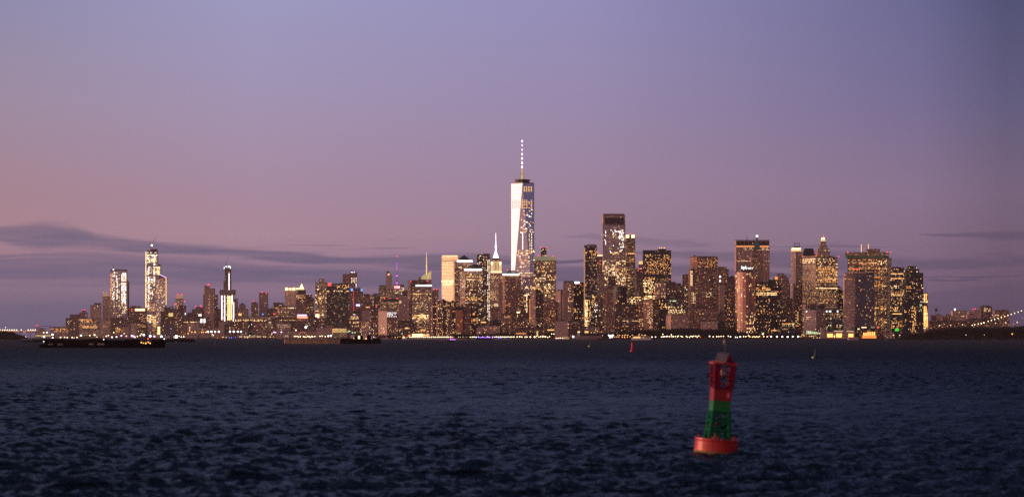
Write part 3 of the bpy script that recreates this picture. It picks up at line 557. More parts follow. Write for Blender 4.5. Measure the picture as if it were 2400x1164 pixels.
T('office with scattered golden floors under a dark blue roof', 9200, 887, 922, 678, 'gd', p=.30, tiers=((888, 904, 668.5, 'gb'),), name=OT)
T('pin-thin concrete tower with one lit room near its dark top', 12800, 904.7, 917.8, 643, 'st', p=.02, tiers=((905.5, 912.5, 635.5, 'gb'),), ex=(('lit_room', 908.5, 913, 641, 644.5, E['w'], 2),), name=SK)
T('tower with a big red lettered sign and a tall violet lit mast', 10500, 919, 949, 671, 'of', p=.22, tiers=((922, 946, 667, 'dr'),), name=SK)
T('dark flat block beside the red lettered sign', 10000, 944, 958, 681, 'dr', p=.12, name=OT)
T('dark-roofed office with two red lamps above scattered orange windows', 7900, 896, 934, 706, 'of', p=.14, mix='odw', tiers=((899, 932, 700, 'roof'),), red=((901.5, 699.5), (930.5, 699.3)), name=OT)
T('pale pinkish blank tower with a lit edge left of the white-line office', 8200, 934, 962, 692, 'pk', p=.04, z=((934, 941, 700, 712, .4, 'b'), (956, 962, 690, 740, .3, 'd')), name=OT)
T('pale office with a dazzling patch of white windows facing the water', 7200, 887, 930, 723, 'pl', c=907, p=.04, z=((907, 930, 731, 744, .85, 'WcW'), (907, 930, 745, 790, .16, 'wp'), (892, 904, 767, 783, .45, 'bp')), name=OT, ex=(('roof_storey', 889, 928, 723.5, 728.5, M['stone'], .6),))
T('dark red brick block with a rust roof right of the dazzling white windows', 7300, 932, 962, 753, 'dr', p=.05, z=((936, 940, 770, 776, .6, 'w'),), name=MR, cat='building', ex=(('rust_roof_band', 935, 957, 750, 753.5, M['brick'], .5), ('lit_window', 949, 957, 767, 770, E['w'])))
T('black-topped office slab rising behind the white-line office', 7900, 955.5, 1000, 657, 'dr', c=962, p=.08, name=OT, red=((963, 658.5), (1001, 658)))
T('office tower with a white glowing line under its stepped top, left of the gold tower', 7000, 966, 1011, 672, 'of', p=.32, mix='wwodp', z=((966, 1006, 738, 748, .85, 'wb'), (966, 1011, 672, 676, .0, 'd'), (966, 1006, 772, 776, .4, 'w')), tiers=((974, 1011, 671, 'dark', 'band'), (978, 1008, 665, 'dg'), (982, 1004, 661, 'dark')), ex=(('white_line', 974.5, 1012, 667.6, 670.4, E['W'], 2),), name=OT)
T('blank pale shaft at the right edge of the white-line office', 6950, 1004.5, 1010, 708, 'pl', p=0, name='stair_tower', cat='shaft')
T('brick tower with red lamps between the white-line office and the curved gold tower', 7900, 1011, 1027.5, 681, 'br', p=.05, red=((1018, 677.5), (1023.5, 677.5)), tiers=((1017, 1027, 678.5),), name=OT)
T('brightly glazed low lobby block with five big lit panes by the promenade', 6700, 958, 1006, 780, 'of', p=.1, name=WB, cat='lobby building', ex=[('big_lit_pane', a_, a_ + 8, 782, 787.2, E['b']) for a_ in (966, 975, 983)] + [('big_lit_pane', a_, a_ + 6.5, 782.5, 787, E['w']) for a_ in (991, 999)] + [('orange_canopy_light', 956, 962, 784, 788, E['o'])])
T('dark office wing with small amber dashes left of the lit lobby', 6900, 957, 975, 757, 'dr', p=.14, name=MR, cat='building')
APT = [(1010, 1023, 712, 'dr'), (1021, 1034, 706, 'br'), (1033, 1047, 704, 'dr'), (1046, 1058, 708, 'br'), (1056, 1068, 707, 'dr')]
for (a_, b_, y_, s_), lb in zip(APT, ['dark brick apartment tower right against the pale shaft, first of five under the gold tower', 'brick apartment tower with a notched roof, second of five under the gold tower', 'dark apartment tower with the tallest roof of the five under the gold tower', 'apartment tower with amber window ladders, fourth of five under the gold tower', 'apartment tower with a white roof lamp, last of five under the gold tower']):
    T(lb, 6600 + (b_ % 3) * 40, a_, b_, y_, s_, c=a_ + (b_ - a_) * .35, p=.24, mix='wwop', tiers=((a_ + 2, b_ - 5, y_ - 3),), name=AT)
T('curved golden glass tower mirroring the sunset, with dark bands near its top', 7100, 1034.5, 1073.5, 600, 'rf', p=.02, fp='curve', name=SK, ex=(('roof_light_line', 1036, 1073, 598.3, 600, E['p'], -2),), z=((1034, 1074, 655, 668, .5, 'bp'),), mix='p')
T('tower with a dark pyramid roof above a glowing white cornice', 7050, 1063, 1107, 614, 'of', c=1066, p=.34, mix='wodpx', tiers=((1069, 1107, 609, 'dark', 'band'),), cap=(('pyr', 1073, 1103, 609, 597.5, M['slate']),), ex=(('white_cornice', 1071, 1107.5, 609.8, 613.6, E['W'], 1.5),), name=SK)
T('tower with a low dark dome above a glowing white cornice', 6800, 1078, 1131, 634, 'of', c=1091, p=.34, mix='wodpx', tiers=((1090, 1129, 629, 'dark', 'band'),), cap=(('dome', 1096, 1127, 629, 619, M['slate']),), z=((1091, 1131, 645, 651, .6, 'wp'), (1091, 1131, 693, 706, .6, 'w')), ex=(('white_cornice', 1088, 1129.5, 629.8, 633.6, E['W'], 1.5),), name=SK)
T('slim black residential tower with strings of white dots down its corner', 7900, 1118, 1134, 597, 'bk', p=.2, mix='cpw', name=AT)
T('dark slab beside the slim black one, its edge beaded with white lights to the ground', 7600, 1132, 1148, 595, 'dr', p=.05, z=((1141, 1148, 605, 752, .7, 'cbp'), (1133, 1140, 600, 690, .15, 'p')), name=AT)
# ---- the old art deco giant
T('art deco giant with a floodlit yellow crown and a glowing white needle spire', 10900, 1148, 1178, 640, 'st', p=.45, mix='wwopd', z=((1158, 1169, 710, 718, .9, 'b'),),
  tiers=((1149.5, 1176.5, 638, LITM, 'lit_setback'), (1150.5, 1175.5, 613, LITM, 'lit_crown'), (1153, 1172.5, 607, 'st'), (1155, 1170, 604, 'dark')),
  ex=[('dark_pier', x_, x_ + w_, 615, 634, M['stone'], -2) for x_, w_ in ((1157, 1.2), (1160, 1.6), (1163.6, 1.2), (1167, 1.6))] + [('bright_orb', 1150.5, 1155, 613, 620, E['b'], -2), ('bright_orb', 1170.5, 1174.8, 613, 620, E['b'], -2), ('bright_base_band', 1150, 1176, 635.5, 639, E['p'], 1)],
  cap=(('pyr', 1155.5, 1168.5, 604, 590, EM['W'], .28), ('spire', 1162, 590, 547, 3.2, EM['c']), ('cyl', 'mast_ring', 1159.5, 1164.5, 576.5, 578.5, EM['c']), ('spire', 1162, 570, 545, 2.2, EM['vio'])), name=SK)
T('tower with a stepped dark cap above a glowing white cornice, left of the tallest tower', 6600, 1178, 1221, 646, 'br', c=1183, p=.22, mix='owdx', tiers=((1178, 1217, 641, 'dark', 'band'), (1186, 1214, 637, 'slate'), (1190, 1208, 633.5, 'slate')), red=((1188.5, 632), (1203, 631)), ex=(('white_cornice', 1177.5, 1217, 641.3, 643.3, E['W'], 1.5), ('white_cornice', 1178, 1217, 644.5, 645.8, E['p'], 1.5)), name=SK)
T('low brick shoulder stepping down right of the stepped-cap tower', 6620, 1218, 1229, 680, 'br', p=.2, mix='owd', name=OT)
T('pale blank shaft tower between the art deco giant and the stepped-cap tower', 7800, 1169, 1182, 665, 'pl', p=.02, name=OT)
# residential rows along the park, x 1060-1300
T('rust-lit narrow tower glowing orange in the setting sun', 6300, 1069.5, 1084.5, 726, 'bw', p=.16, mix='ow', name=AT, ex=(('sunlit_panel', 1070, 1084, 727, 775, mat('sunset_orange', (.55, .2, .1), .8), .3),), tiers=((1067, 1086, 719, 'roof'),))  # orange panel paints the sunset light onto the front
T('dark red slab right of the rust-lit narrow tower', 6320, 1084.5, 1096, 719, 'dr', p=.08, name=AT, cap=(('cyl', 'water_tank', 1080, 1084.5, 713, 720, M['dark']),))
T('grey slab with two pale vertical stripes and pairs of yellow lamps', 6310, 1090, 1102, 713, 'br', p=.04, name=AT, cap=(('box', 'pale_stripe', 1091.5, 1094.5, 714, 790, M['stone']), ('box', 'pale_stripe', 1097.5, 1100.5, 714, 790, M['stone'])))
T('dark blue apartment tower with a pointed pale gable and glowing orange bays', 6350, 1098, 1121, 712, 'bk', p=.14, mix='wo', cap=(('pyr', 1099, 1106, 712, 702, M['stone']),), ex=(('orange_bay', 1108, 1113, 733, 738, E['o']), ('orange_bay', 1108.5, 1114, 747, 752, E['o'])), name=AT)
T('slate blue tower behind, left of the white dotted corner', 6500, 1119, 1137, 707, 'dg', p=.14, name=AT)
T('brown midrise with an orange window row right of the white dotted corner', 6450, 1125, 1150, 752, 'dr', p=.16, name=MR, cat='apartment building', ex=(('amber_window_row', 1127, 1139, 753.5, 756, E['w']),))
T('plain brown tower under the yellow lamp of the art deco giant', 6500, 1150, 1170, 722, 'br', p=.02, name=OT, z=((1150, 1170, 715, 790, .02, 'o'),))
T('dark flat-roofed block left of the brown apartment wall', 6400, 1155, 1175, 751, 'bk', p=.03, name=MR, cat='building')
T('brown apartment wall with amber dashes low behind the park', 6450, 1174, 1200, 735, 'br', p=.10, z=((1180, 1196, 738, 744, .6, 'ow'), (1176, 1192, 762, 776, .35, 'od')), name=AT)
T('stepped dark brick apartment tower with scattered amber windows before the tallest tower', 6300, 1199, 1240, 745, 'dr', p=.16, mix='owp', tiers=((1204, 1236, 733), (1210, 1232, 729)), name=AT, ex=(('bright_window', 1211, 1218, 730, 733, E['b'], .5),))
T('slender dark tower edged by a thin yellow line, left of the round-crowned tower', 6350, 1236, 1246, 692, 'dr', p=.1, name=AT, ex=(('yellow_edge_line', 1241, 1242.4, 700, 756, E['o']),))
T('round-crowned brick apartment tower with an orange lantern on top', 6200, 1243, 1273, 688, 'dr', c=1255, p=.20, mix='owwp', tiers=((1246, 1270, 680, 'dr'), (1250, 1266, 677, 'dark')), cap=(('dome', 1251, 1268, 677, 669.5, LITM2),), ex=(('crown_lamp', 1251, 1256, 674.5, 678.5, E['w'], -10), ('crown_lamp', 1261, 1266, 674.5, 678.5, E['w'], -10)), name=AT)
T('fan-shaped lit pavilion by the promenade', 6150, 1117, 1131, 767, 'st', p=.45, mix='pp', name=WB, cat='pavilion', tiers=((1118, 1130, 765, 'st'),))
T('low pale brick row right of the fan-shaped pavilion', 6160, 1130, 1172, 763, 'st', p=.16, mix='ow', name=WB, cat='low building')
T('dark glass low museum with a sloping roof and a long orange slit window', 6100, 1204, 1236, 770, 'dr', p=.0, name=WB, cat='museum', ex=(('orange_slit_window', 1209, 1233, 780, 782, E['o']),), cap=(('pyr', 1206, 1220, 770, 764, M['conc'], .3),))
T('dark podium with tall yellow doorway between the museum and the pale cube', 6110, 1237, 1275, 768, 'dr', p=.03, name=WB, cat='podium building', ex=(('yellow_doorway', 1258, 1261, 775, 787, E['yel']), ('roof_slab', 1238, 1252, 760, 765, M['conc'], -4)))
T('low block with a small pale box and an amber strip left of the pale cube', 6120, 1280, 1301, 765, 'dr', p=.0, name=WB, cat='low building', ex=(('pale_box', 1283, 1290.5, 756, 766, M['stone'], -4), ('amber_strip', 1283, 1299, 771.5, 774, E['w'])))
T('pale windowless concrete cube near the water', 6050, 1300, 1335, 752, 'pl', c=1332, p=0, name=WB, cat='museum', ex=(('edge_lamp', 1331, 1333, 758, 760.5, E['w']), ('edge_lamp', 1331, 1333, 766.5, 769, E['w'])))
# ---- gold office right of the tallest tower
T('broad gold-lit office with a greenish crown band right of the tallest tower', 7000, 1252.5, 1303.5, 611, 'gd', p=.5, mix='wwbpod', z=((1252, 1304, 700, 712, .1, 'd'),), tiers=((1252.5, 1303.5, 601.5, LITP, 'crown_band'), (1268, 1281, 581, 'dr')), red=((1268, 579.5), (1281, 579.5), (1262, 598.5), (1297, 600)), name=SK)
T('glass office with pale floors at the foot of the tallest tower', 6700, 1225, 1254, 650, 'gl', p=.3, z=((1225, 1254, 689, 693, .95, 'b'), (1234, 1240, 690, 735, .6, 'bp')), mix='pwd', name=OT, ybot=740)
T('brown brick tower with orange ladder windows under the gold office', 6500, 1272, 1303, 708, 'br', p=.12, mix='owd', z=((1290, 1304, 712, 765, .2, 'wo'),), name=AT)
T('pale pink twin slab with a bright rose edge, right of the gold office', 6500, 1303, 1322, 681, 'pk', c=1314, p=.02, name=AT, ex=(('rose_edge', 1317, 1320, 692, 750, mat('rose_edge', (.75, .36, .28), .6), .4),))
T('grey-pink slab with lit rungs left of the dark glass tower with white roof glow', 6450, 1320, 1345, 661, 'pk', p=.02, z=((1331, 1337, 665, 735, .30, 'wp'),), tiers=((1322, 1344, 658, 'dark'),), name=AT)
T('dark glass tower with a slanted white roof glow', 6400, 1340, 1369, 662, 'bk', c=1345, p=.05, mix='ow', z=((1345, 1360, 722, 732, .25, 'w'), (1345, 1360, 743, 748, .4, 'w')), name=AT, ex=(('white_roof_glow', 1347, 1358, 660, 664, E['W'], .5),), red=((1361, 666),))
T('dark podium with a flat top behind the pale clock tower', 6150, 1333, 1370, 752, 'dr', p=.01, name=MR, cat='building')
T('slender glass tower with one glowing orange edge and a ragged top', 6300, 1368, 1400, 581, 'dg', c=1372, p=.10, mix='owd', z=((1372, 1400, 587, 606, .25, 'wo'), (1371, 1378, 700, 775, .75, 'wb'), (1378, 1384, 700, 755, .35, 'w'), (1388, 1394, 690, 720, .5, 'w'), (1393, 1400, 710, 745, .2, 'c')), tiers=((1369, 1378, 575, 'dg', 'upper_tier', 1), (1380, 1399, 574, 'dr', 'upper_tier', 1)), name=SK, ex=(('orange_edge', 1368.6, 1370.6, 580, 775, mat('glowing_edge', (.85, .45, .22), .4, emit=(1, .5, .2), es=.35), 1),), cap=(('box', 'roof_frame', 1376, 1395, 572.5, 576, M['stone']),))  # orange edge strip has an emission of its own
T('brown slab with a white line top behind the orange-edged tower', 7200, 1398, 1412, 601, 'br', p=.06, mix='w', name=OT, ex=(('white_roof_line', 1399, 1412, 597, 600, E['p']),), red=((1402.5, 593), (1401, 616)))
T('greenish-grey stepped slab right of the orange-edged tower', 6380, 1400, 1416, 640, 'st', p=.10, mix='owp', name=AT)
T('grey brick slab with few pink lights at the foot of the orange-edged tower', 6340, 1399, 1412, 700, 'br', p=.05, name=AT)
T('low glass lobby with greenish lights under the orange-edged tower', 6200, 1370, 1405, 766, 'st', p=.2, mix='gdp', name=WB, cat='lobby building', ex=(('golden_lobby', 1370.5, 1379, 775.5, 779.5, E['w']),))
T('tall pale tower with dark open louvres at its top and white dotted lights', 7300, 1410, 1466, 527, 'gp', c=1413, p=.03, mix='pwd', z=((1416, 1421, 535, 575, .35, 'c'), (1430, 1462, 538, 545, .35, 'cp'), (1448, 1462, 545, 590, .28, 'cp'), (1430, 1445, 545, 590, .12, 'cp'), (1430, 1452, 590, 598, .5, 'wp'), (1412, 1466, 610, 670, .50, 'pwddp')), tiers=((1411.5, 1465.5, 504, 'pk'), (1413, 1464, 500.5, 'conc')), name=SK,
  ex=[('dark_louvre', 1417.5 + i * 9.2, 1425.3 + i * 9.2, 510, 524.5, M['dark'], .9) for i in range(5)])
T('brown deco tower with two glowing bulb corners beside the pale louvred tower', 7250, 1466.5, 1489, 562, 'bw', p=.03, mix='ow', z=((1467, 1489, 593, 597, .8, 'w'), (1476, 1486, 604, 614, .5, 'ow'), (1469, 1475, 630, 680, .25, 'w')), tiers=((1468, 1488, 558, 'bw'),), red=((1477, 547.5),), name=SK, ex=(('glowing_bulb', 1467, 1474.5, 550, 558, E['b'], -5), ('glowing_bulb', 1479.5, 1487, 550, 558, E['b'], -5), ('crown_pier', 1475, 1479, 549, 558, M['brick'], -5)))
T('small brick tower with an amber lantern crown before the pale louvred tower', 6500, 1425.5, 1441.5, 648, 'dr', p=.02, tiers=((1427, 1435.5, 643, LITM2, 'lantern'), (1428, 1434, 640, 'dr')), name=OT)
T('blank brown slab rising like a chimney left of the black rounded block', 6250, 1420.5, 1437, 677, 'br', p=.0, tiers=((1425, 1437, 674),), name='slab_building', cat='slab')
T('black rounded block behind the blank brown slab', 6450, 1437, 1471, 676, 'bk', p=.04, tiers=((1441, 1469, 672),), fp='round', mix='ow', name=OT)
T('tan office with four tidy rows of yellow windows', 6550, 1470, 1507, 693, 'of', p=.08, z=((1475, 1506, 692, 704, .6, 'wwb'), (1475, 1506, 704, 714, .4, 'wp'), (1496, 1507, 720, 765, .3, 'wo')), name=OT)
T('wide dark brick building with scattered and lined amber windows by the park', 6300, 1441, 1498, 714, 'dr', p=.12, mix='wow', z=((1460, 1500, 751, 754, .7, 'wp'), (1455, 1472, 761, 765, .7, 'w'), (1445, 1500, 770, 776, .25, 'wo')), name=AT, tiers=((1446, 1480, 711),))
T('pink-brown block with a blank base left of the brown striped one', 6250, 1497, 1508, 705, 'br', p=.2, z=((1495, 1508, 748, 764, .6, 'w'),), name=OT)
T('dark red slab with two red roof lamps', 7000, 1490, 1504.5, 631, 'dr', p=.10, red=((1497.5, 629.5), (1501, 629.5)), name=OT)
T('thin brown tower with a glowing gold cube on top', 7050, 1497, 1507.5, 620, 'br', p=.08, tiers=((1497.5, 1506.5, 611.5, EM['gold'], 'gold_cube'),), name=OT)
T('big black glass box with glowing orange office floors', 7100, 1507.5, 1573, 587, 'bk', p=.1, mix='wwoo', z=((1507, 1573, 586, 597, 0, 'o'), (1511, 1530, 597, 602, .3, 'wo'), (1550, 1570, 600, 606, .4, 'wo'), (1511, 1573, 606, 641, .33, 'wowo'), (1507, 1573, 641, 648, .0, 'o'), (1511, 1535, 648, 656, .6, 'wo'), (1560, 1573, 651, 656, .8, 'o'), (1508, 1535, 656, 690, .45, 'wwb'), (1509, 1535, 691, 703, .9, 'wb')), tiers=((1543, 1562, 582.5, 'roof'),), ex=(('roof_lamp', 1544, 1546.5, 579.5, 582, E['w'], -20), ('roof_lamp', 1549, 1552, 579.5, 582, E['w'], -20), ('roof_lamp', 1555.5, 1558.5, 579.5, 582, E['w'], -20)), name=SK)
T('pale stone building with lit arches against the black glass box', 6800, 1535.5, 1560, 661, 'st', p=.28, mix='pwp', tiers=((1549, 1556, 655, 'stone'),), name=OT)
T('stepped stone office with bright top windows right of the pale arched one', 6850, 1558, 1600, 668, 'dr', p=.18, mix='wpp', tiers=((1562, 1596, 664), (1566, 1584, 661)), name=OT)
T('brown striped tower with a column of yellow windows by the park', 6200, 1508, 1545, 702, 'br', c=1530, p=.03, z=((1514, 1530, 705, 720, .35, 'w'), (1516, 1530, 725, 770, .42, 'wp')), name=AT)
T('black narrow tower in the shade right of the brown striped one', 6350, 1543, 1563, 700, 'bk', p=.04, z=((1544, 1556, 698, 716, .3, 'w'),), mix='ow', name=OT)
T('grey office with a row of white windows above the old stone club', 6400, 1559, 1606, 702, 'dg', p=.08, mix='pwd', z=((1567, 1585, 700, 705, .8, 'gp'), (1560, 1606, 718, 734, .30, 'pwp')), tiers=((1562, 1590, 697, 'dg'),), name=OT)
T('old stone club building with tall arched bays behind the park trees', 6100, 1560.5, 1612, 739, 'st', c=1572, p=.04, mix='o', tiers=((1566, 1606, 735, 'st'),), name=WB, cat='stone building')
T('dark narrow tower with a lit right edge left of the big brown tower', 7000, 1600, 1607, 644, 'dr', p=.05, name=OT)
T('brown tower with clustered yellow windows left of the big brown tower', 6950, 1604, 1619, 644, 'br', p=.22, name=OT, ex=(('white_roof_lamp', 1613.5, 1617, 638, 642, E['c'], -5),))
T('big dark brown tower with a flat roof and orange-lit top floors', 7000, 1617.5, 1682.5, 601, 'br', c=1634, p=.08, mix='owd', z=((1636, 1682, 608, 626, .35, 'owo'),), tiers=((1626, 1634, 598),), name=SK)
T('yellow bead-lit corner slab before the big dark brown tower', 6700, 1613, 1634, 632, 'br', c=1620, p=.12, z=((1618, 1622, 632, 670, .9, 'b'), (1620, 1632, 685, 712, .6, 'pw')), name=OT)
T('setback stone tower in front of the big dark brown tower', 6500, 1632, 1668, 662, 'br', p=.10, mix='wpo', z=((1655, 1676, 685, 696, .6, 'pw'),), tiers=((1636, 1665, 645), (1640, 1661, 634)), name=OT)
T('wide brown masonry base with two faint wings by the park', 6250, 1617, 1682, 722, 'br', p=.03, mix='od', z=((1640, 1650, 734, 738, .6, 'w'),), name=OT)
T('brown block right of the big brown tower with two white lamps', 6900, 1680, 1708, 632, 'br', p=.10, mix='owd', tiers=((1683, 1704, 626),), name=OT, ex=(('white_lamp', 1686, 1689.5, 646, 650, E['c']), ('white_lamp', 1686, 1689.5, 656, 660, E['c'])))
T('pale greenish slab rising from a stepped base', 6300, 1686, 1698, 668, 'pl', p=.03, mix='g', name=OT, tiers=((1687, 1697, 666, 'pl'),))
T('pale greenish stepped base under the thin slab', 6290, 1676, 1700, 735, 'pl', p=.05, mix='gd', name=MR, cat='building')
T('dark flat brown tower left of the curved sunset-lit tower', 6400, 1697, 1725, 649, 'dr', p=.12, mix='owd', z=((1698, 1724, 775, 780, .6, 'wo'), (1698, 1724, 745, 750, .5, 'o')), name=OT)
T('pale low masonry hall behind the park trees', 6080, 1645, 1682, 753, 'st', p=.0, name=WB, cat='stone hall')
T('black rounded tree-like rotunda beside the pale masonry hall', 6120, 1682, 1699, 758, 'bk', fp='round', p=0, name=WB, cat='rotunda', cap=(('dome', 1682, 1699, 758, 752, M['dark']),))
# ---- right group
T('wide pinkish bank tower with dark top openings and an orange lit floor', 7300, 1725, 1803, 576, 'pk', p=.16, mix='owwd', z=((1740, 1803, 580, 586, .6, 'wp'), (1726, 1762, 609, 614, .85, 'pw')), tiers=((1725, 1803, 563, 'pk'),), name=SK,
  ex=[('dark_opening', 1726.5 + i * 9.7, 1734.3 + i * 9.7, 564.5, 574.5, M['dark'], .9) for i in range(8)] + [('orange_lit_floor', 1726, 1802, 575.6, 578.6, E['o'], .6)] + [('pale_mullion', 1725.6 + i * 9.65, 1726.6 + i * 9.65, 579, 660, M['stone'], .6) for i in range(9)], cap=(('spire', 1750, 563, 551, 1.2, M['dark']), ('spire', 1752.5, 563, 554, 1, M['dark']), ('spire', 1766, 563, 556, 1, M['dark'])))
T('brown tower with a green copper pyramid and a white lamp at its tip', 6900, 1761, 1788, 600, 'br', p=.16, mix='owd', tiers=((1763, 1786, 589),(1766, 1783, 584)), cap=(('pyr', 1766, 1782, 584, 568, M['cop'], .45), ('pyr', 1770, 1778, 568, 553, M['cop'], .1), ('spire', 1774.5, 556, 543, 1, M['dark'])), ex=(('tip_lamp', 1772.3, 1776.3, 551, 555.5, E['W'], -22),), name=SK)
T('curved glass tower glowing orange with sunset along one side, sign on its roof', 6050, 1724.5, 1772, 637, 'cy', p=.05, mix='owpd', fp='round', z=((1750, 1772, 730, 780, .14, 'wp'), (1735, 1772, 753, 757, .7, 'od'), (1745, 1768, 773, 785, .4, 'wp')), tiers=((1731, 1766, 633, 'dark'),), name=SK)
T('black glass office with stepped right corner full of amber dashes', 6150, 1771, 1806, 662, 'bk', p=.16, mix='wwood', z=((1773, 1806, 686, 692, .8, 'wp'),), name=OT)
T('stepped lower black glass wing with amber dashes', 6180, 1800, 1832, 668, 'bk', p=.15, mix='wwod', tiers=((1801, 1826, 656),), z=((1802, 1822, 685, 691, .8, 'wp'),), name=OT)
T('small ornate gold-lit palace top behind the black glass wing', 7000, 1815, 1849, 651, 'st', p=.4, mix='odw', tiers=((1822, 1844, 646, 'st'), (1823, 1839, 641, 'st')), name=OT, ex=(('orange_lit_bay', 1816, 1823, 648, 658, E['o'], .6),))
T('old brown stone tower with a mansard right of the black glass wing', 6500, 1829, 1852, 664, 'br', p=.05, tiers=((1833, 1850, 658),), name=OT)
T('wide brown masonry block with small scattered yellow windows', 6300, 1828, 1868, 700, 'dr', p=.09, mix='wo', name=OT)
T('dark brick slab with a column of yellow windows left of the twin-faced office', 6250, 1860, 1884, 666, 'dr', p=.14, mix='wo', z=((1866, 1870, 715, 770, .5, 'w'),), name=OT, ybot=790)
T('low dark blocks with a red and white lamp above the ferry docks', 6120, 1826, 1862, 745, 'bk', p=.16, mix='wog', name=MR, cat='building')
T('tall slim stone tower with a dazzling ring crown and a steel frame on top', 7200, 1854, 1880, 590, 'st', c=1865, p=.05, mix='wo', tiers=((1855, 1879.5, 585, LITM, 'lit_crown'), (1857, 1878, 580.5, EM['b'], 'lit_ring')), cap=(('box', 'frame_post', 1861.5, 1862.5, 570, 580, M['dark']), ('box', 'frame_post', 1873, 1874, 570, 580, M['dark']), ('box', 'frame_beam', 1861.5, 1874, 569.7, 570.7, M['dark']), ('box', 'frame_plinth', 1862, 1873, 577, 580.5, M['dark'])), name=SK)
T('black hip-roofed tower peeking behind the twin-faced office', 6700, 1880, 1910, 600, 'bk', p=.02, cap=(('pyr', 1880, 1910, 600, 582, M['roof'], .62),), red=((1908.5, 593),), name=SK)
T('ornate tiered tower with a glowing white lantern and a red-lit needle', 7100, 1916, 1945.5, 590, 'st', p=.35, mix='pwp', tiers=((1917, 1944, 583, 'st'), (1921, 1940, 577, 'st'), (1924, 1937, 566, 'st'), (1925.5, 1935.5, 561, LITM, 'lit_lantern'), (1927, 1934, 556.5, EM['b'], 'lit_lantern')), cap=(('spire', 1930.3, 557, 550, 2, EM['red']),), name=SK)
T('twin-faced office, left face pink stone and right face dark with yellow ribbons', 6150, 1881, 1963, 603, 'gd', c=1912, p=.3, mix='wodd', z=((1881, 1912, 604, 615, .6, 'wp'), (1881, 1912, 615, 712, .16, 'dod'), (1881, 1912, 632, 636, .8, 'wp'), (1881, 1912, 654, 658, .6, 'wo'), (1918, 1963, 603, 625, .3, 'wpd'), (1918, 1963, 625, 646, .55, 'wwo'), (1918, 1963, 652, 660, .5, 'wo'), (1881, 1963, 672, 675.5, .95, 'pwp')), tiers=((1884, 1960, 599.5, 'of'),), red=((1881, 600), (1912.5, 599.5), (1965.5, 601)), name=SK)
T('pale framed lower tower joined under the twin-faced office', 6050, 1884, 1936, 726, 'pk', c=1913, p=.02, mix='pd', z=((1890, 1912, 742, 747, .5, 'wp'), (1905, 1912, 760, 764, .5, 'p')), tiers=((1885, 1915, 713, 'pk', 'upper_tier', 1), (1917, 1935.5, 711, 'pk', 'upper_tier', 1)), name=OT, ex=[('dark_opening', 1888 + i * 5, 1891.6 + i * 5, 714.5, 723, M['dark'], -8) for i in range(4)] + [('dark_opening', 1918, 1933, 714, 723.5, M['dark'], -8), ('white_lamp', 1889.5, 1891.5, 728, 731, E['c'], 2), ('white_lamp', 1902.5, 1905.5, 727.5, 731, E['c'], -10)])
T('dark brown stepped tower right behind the twin-faced office', 6350, 1935, 1979, 681, 'bk', p=.10, mix='wod', tiers=((1938, 1970, 671),), name=OT)
T('tiny pale tower glimpsed between the twin-faced and the castellated towers', 7000, 1963, 1973, 675, 'st', p=.05, name=OT)
T('dark green glass office with white roof-edge lamps low beside the docks', 6080, 1936, 1979, 724, 'dg', p=.04, mix='gdw', tiers=((1938, 1978, 722, 'gb'),), z=((1938, 1978, 760, 765, .3, 'pg'), (1938, 1978, 735, 739, .3, 'od')), ex=(('white_lamp', 1936.5, 1939, 727.5, 731, E['c']), ('white_lamp', 1943, 1948, 727.5, 730.5, E['c']), ('white_lamp', 1962, 1964.5, 727, 731, E['c'])), name=OT)
T('huge brown grid office with every floor amber and a green lit band under its roof', 6700, 1986.5, 2089.5, 604, 'bw', c=2079, p=.55, mix='ooowdd', z=((2055, 2079, 611, 620, .6, 'wb'), (1987, 2079, 604, 607, .6, 'wo'), (2040, 2079, 680, 700, .12, 'd'), (2079, 2090, 600, 790, 0, 'd')), tiers=((1986.5, 2089.5, 600, LITG, 'green_band'), (1987, 2089, 591.5, 'bw'), (2037, 2068, 583, 'br')), name=SK, red=((1987, 590.5), (2079, 590.5), (2088, 590.5)),
  ex=[('stone_pier', 1986.8 + i * 7.65, 1988 + i * 7.65, 604, 780, M['brick'], .5) for i in range(13)], cap=(('box', 'lit_antenna', 2018, 2019.5, 573, 590, EM['w']), ('box', 'lit_antenna', 2026, 2027, 577, 590, EM['d']), ('box', 'lit_antenna', 2034.5, 2036, 572, 590, EM['w'])))
T('castellated stone tower with an orange glowing crown, left half of the harbour pair', 6060, 1979, 2005, 648, 'st', p=.04, mix='odw', z=((1979, 2005, 653, 657, .7, 'ow'), (1979, 2005, 660, 664, .3, 'o')), tiers=((1981, 2004, 641, 'pk', 'crown'),), name=OT, ex=[('crown_pier', 1981.5 + i * 5, 1984 + i * 5, 637.5, 641, M['stone'], -8) for i in range(5)])
T('dark blue glass tower, right half of the harbour pair', 6040, 2005, 2048, 642, 'gb', p=.03, mix='odw', z=((2008, 2046, 653.5, 656.5, .5, 'od'),), tiers=((1999, 2030, 636, 'st', 'upper_tier', 1), (2030, 2047, 639, 'bk', 'upper_tier', 1)), name=OT, red=((2003, 630.5), (2007, 630.5), (2011, 630.5)))
T('dark green glass tower with two amber top floors right of the huge grid office', 6500, 2086.5, 2119, 627, 'dg', p=.15, mix='owwd', z=((2089, 2118, 639.5, 643.5, .95, 'w'), (2089, 2121, 651, 654.5, .95, 'ow'), (2089, 2110, 667, 676, .4, 'pw'), (2089, 2118, 686, 692, .7, 'w'), (2096, 2104, 717, 727, .6, 'w'), (2089, 2116, 732, 736, .8, 'w'), (2089, 2116, 750, 765, .4, 'wo')), name=OT)
T('black slab gap tower with lamps between the two dark green towers', 6700, 2117, 2127, 638, 'bk', p=.12, mix='pg', name=OT, ex=(('roof_lamp', 2118, 2120.5, 633.5, 636.5, E['p'], -8), ('roof_lamp', 2122, 2124.5, 633.5, 636.5, E['p'], -8)))
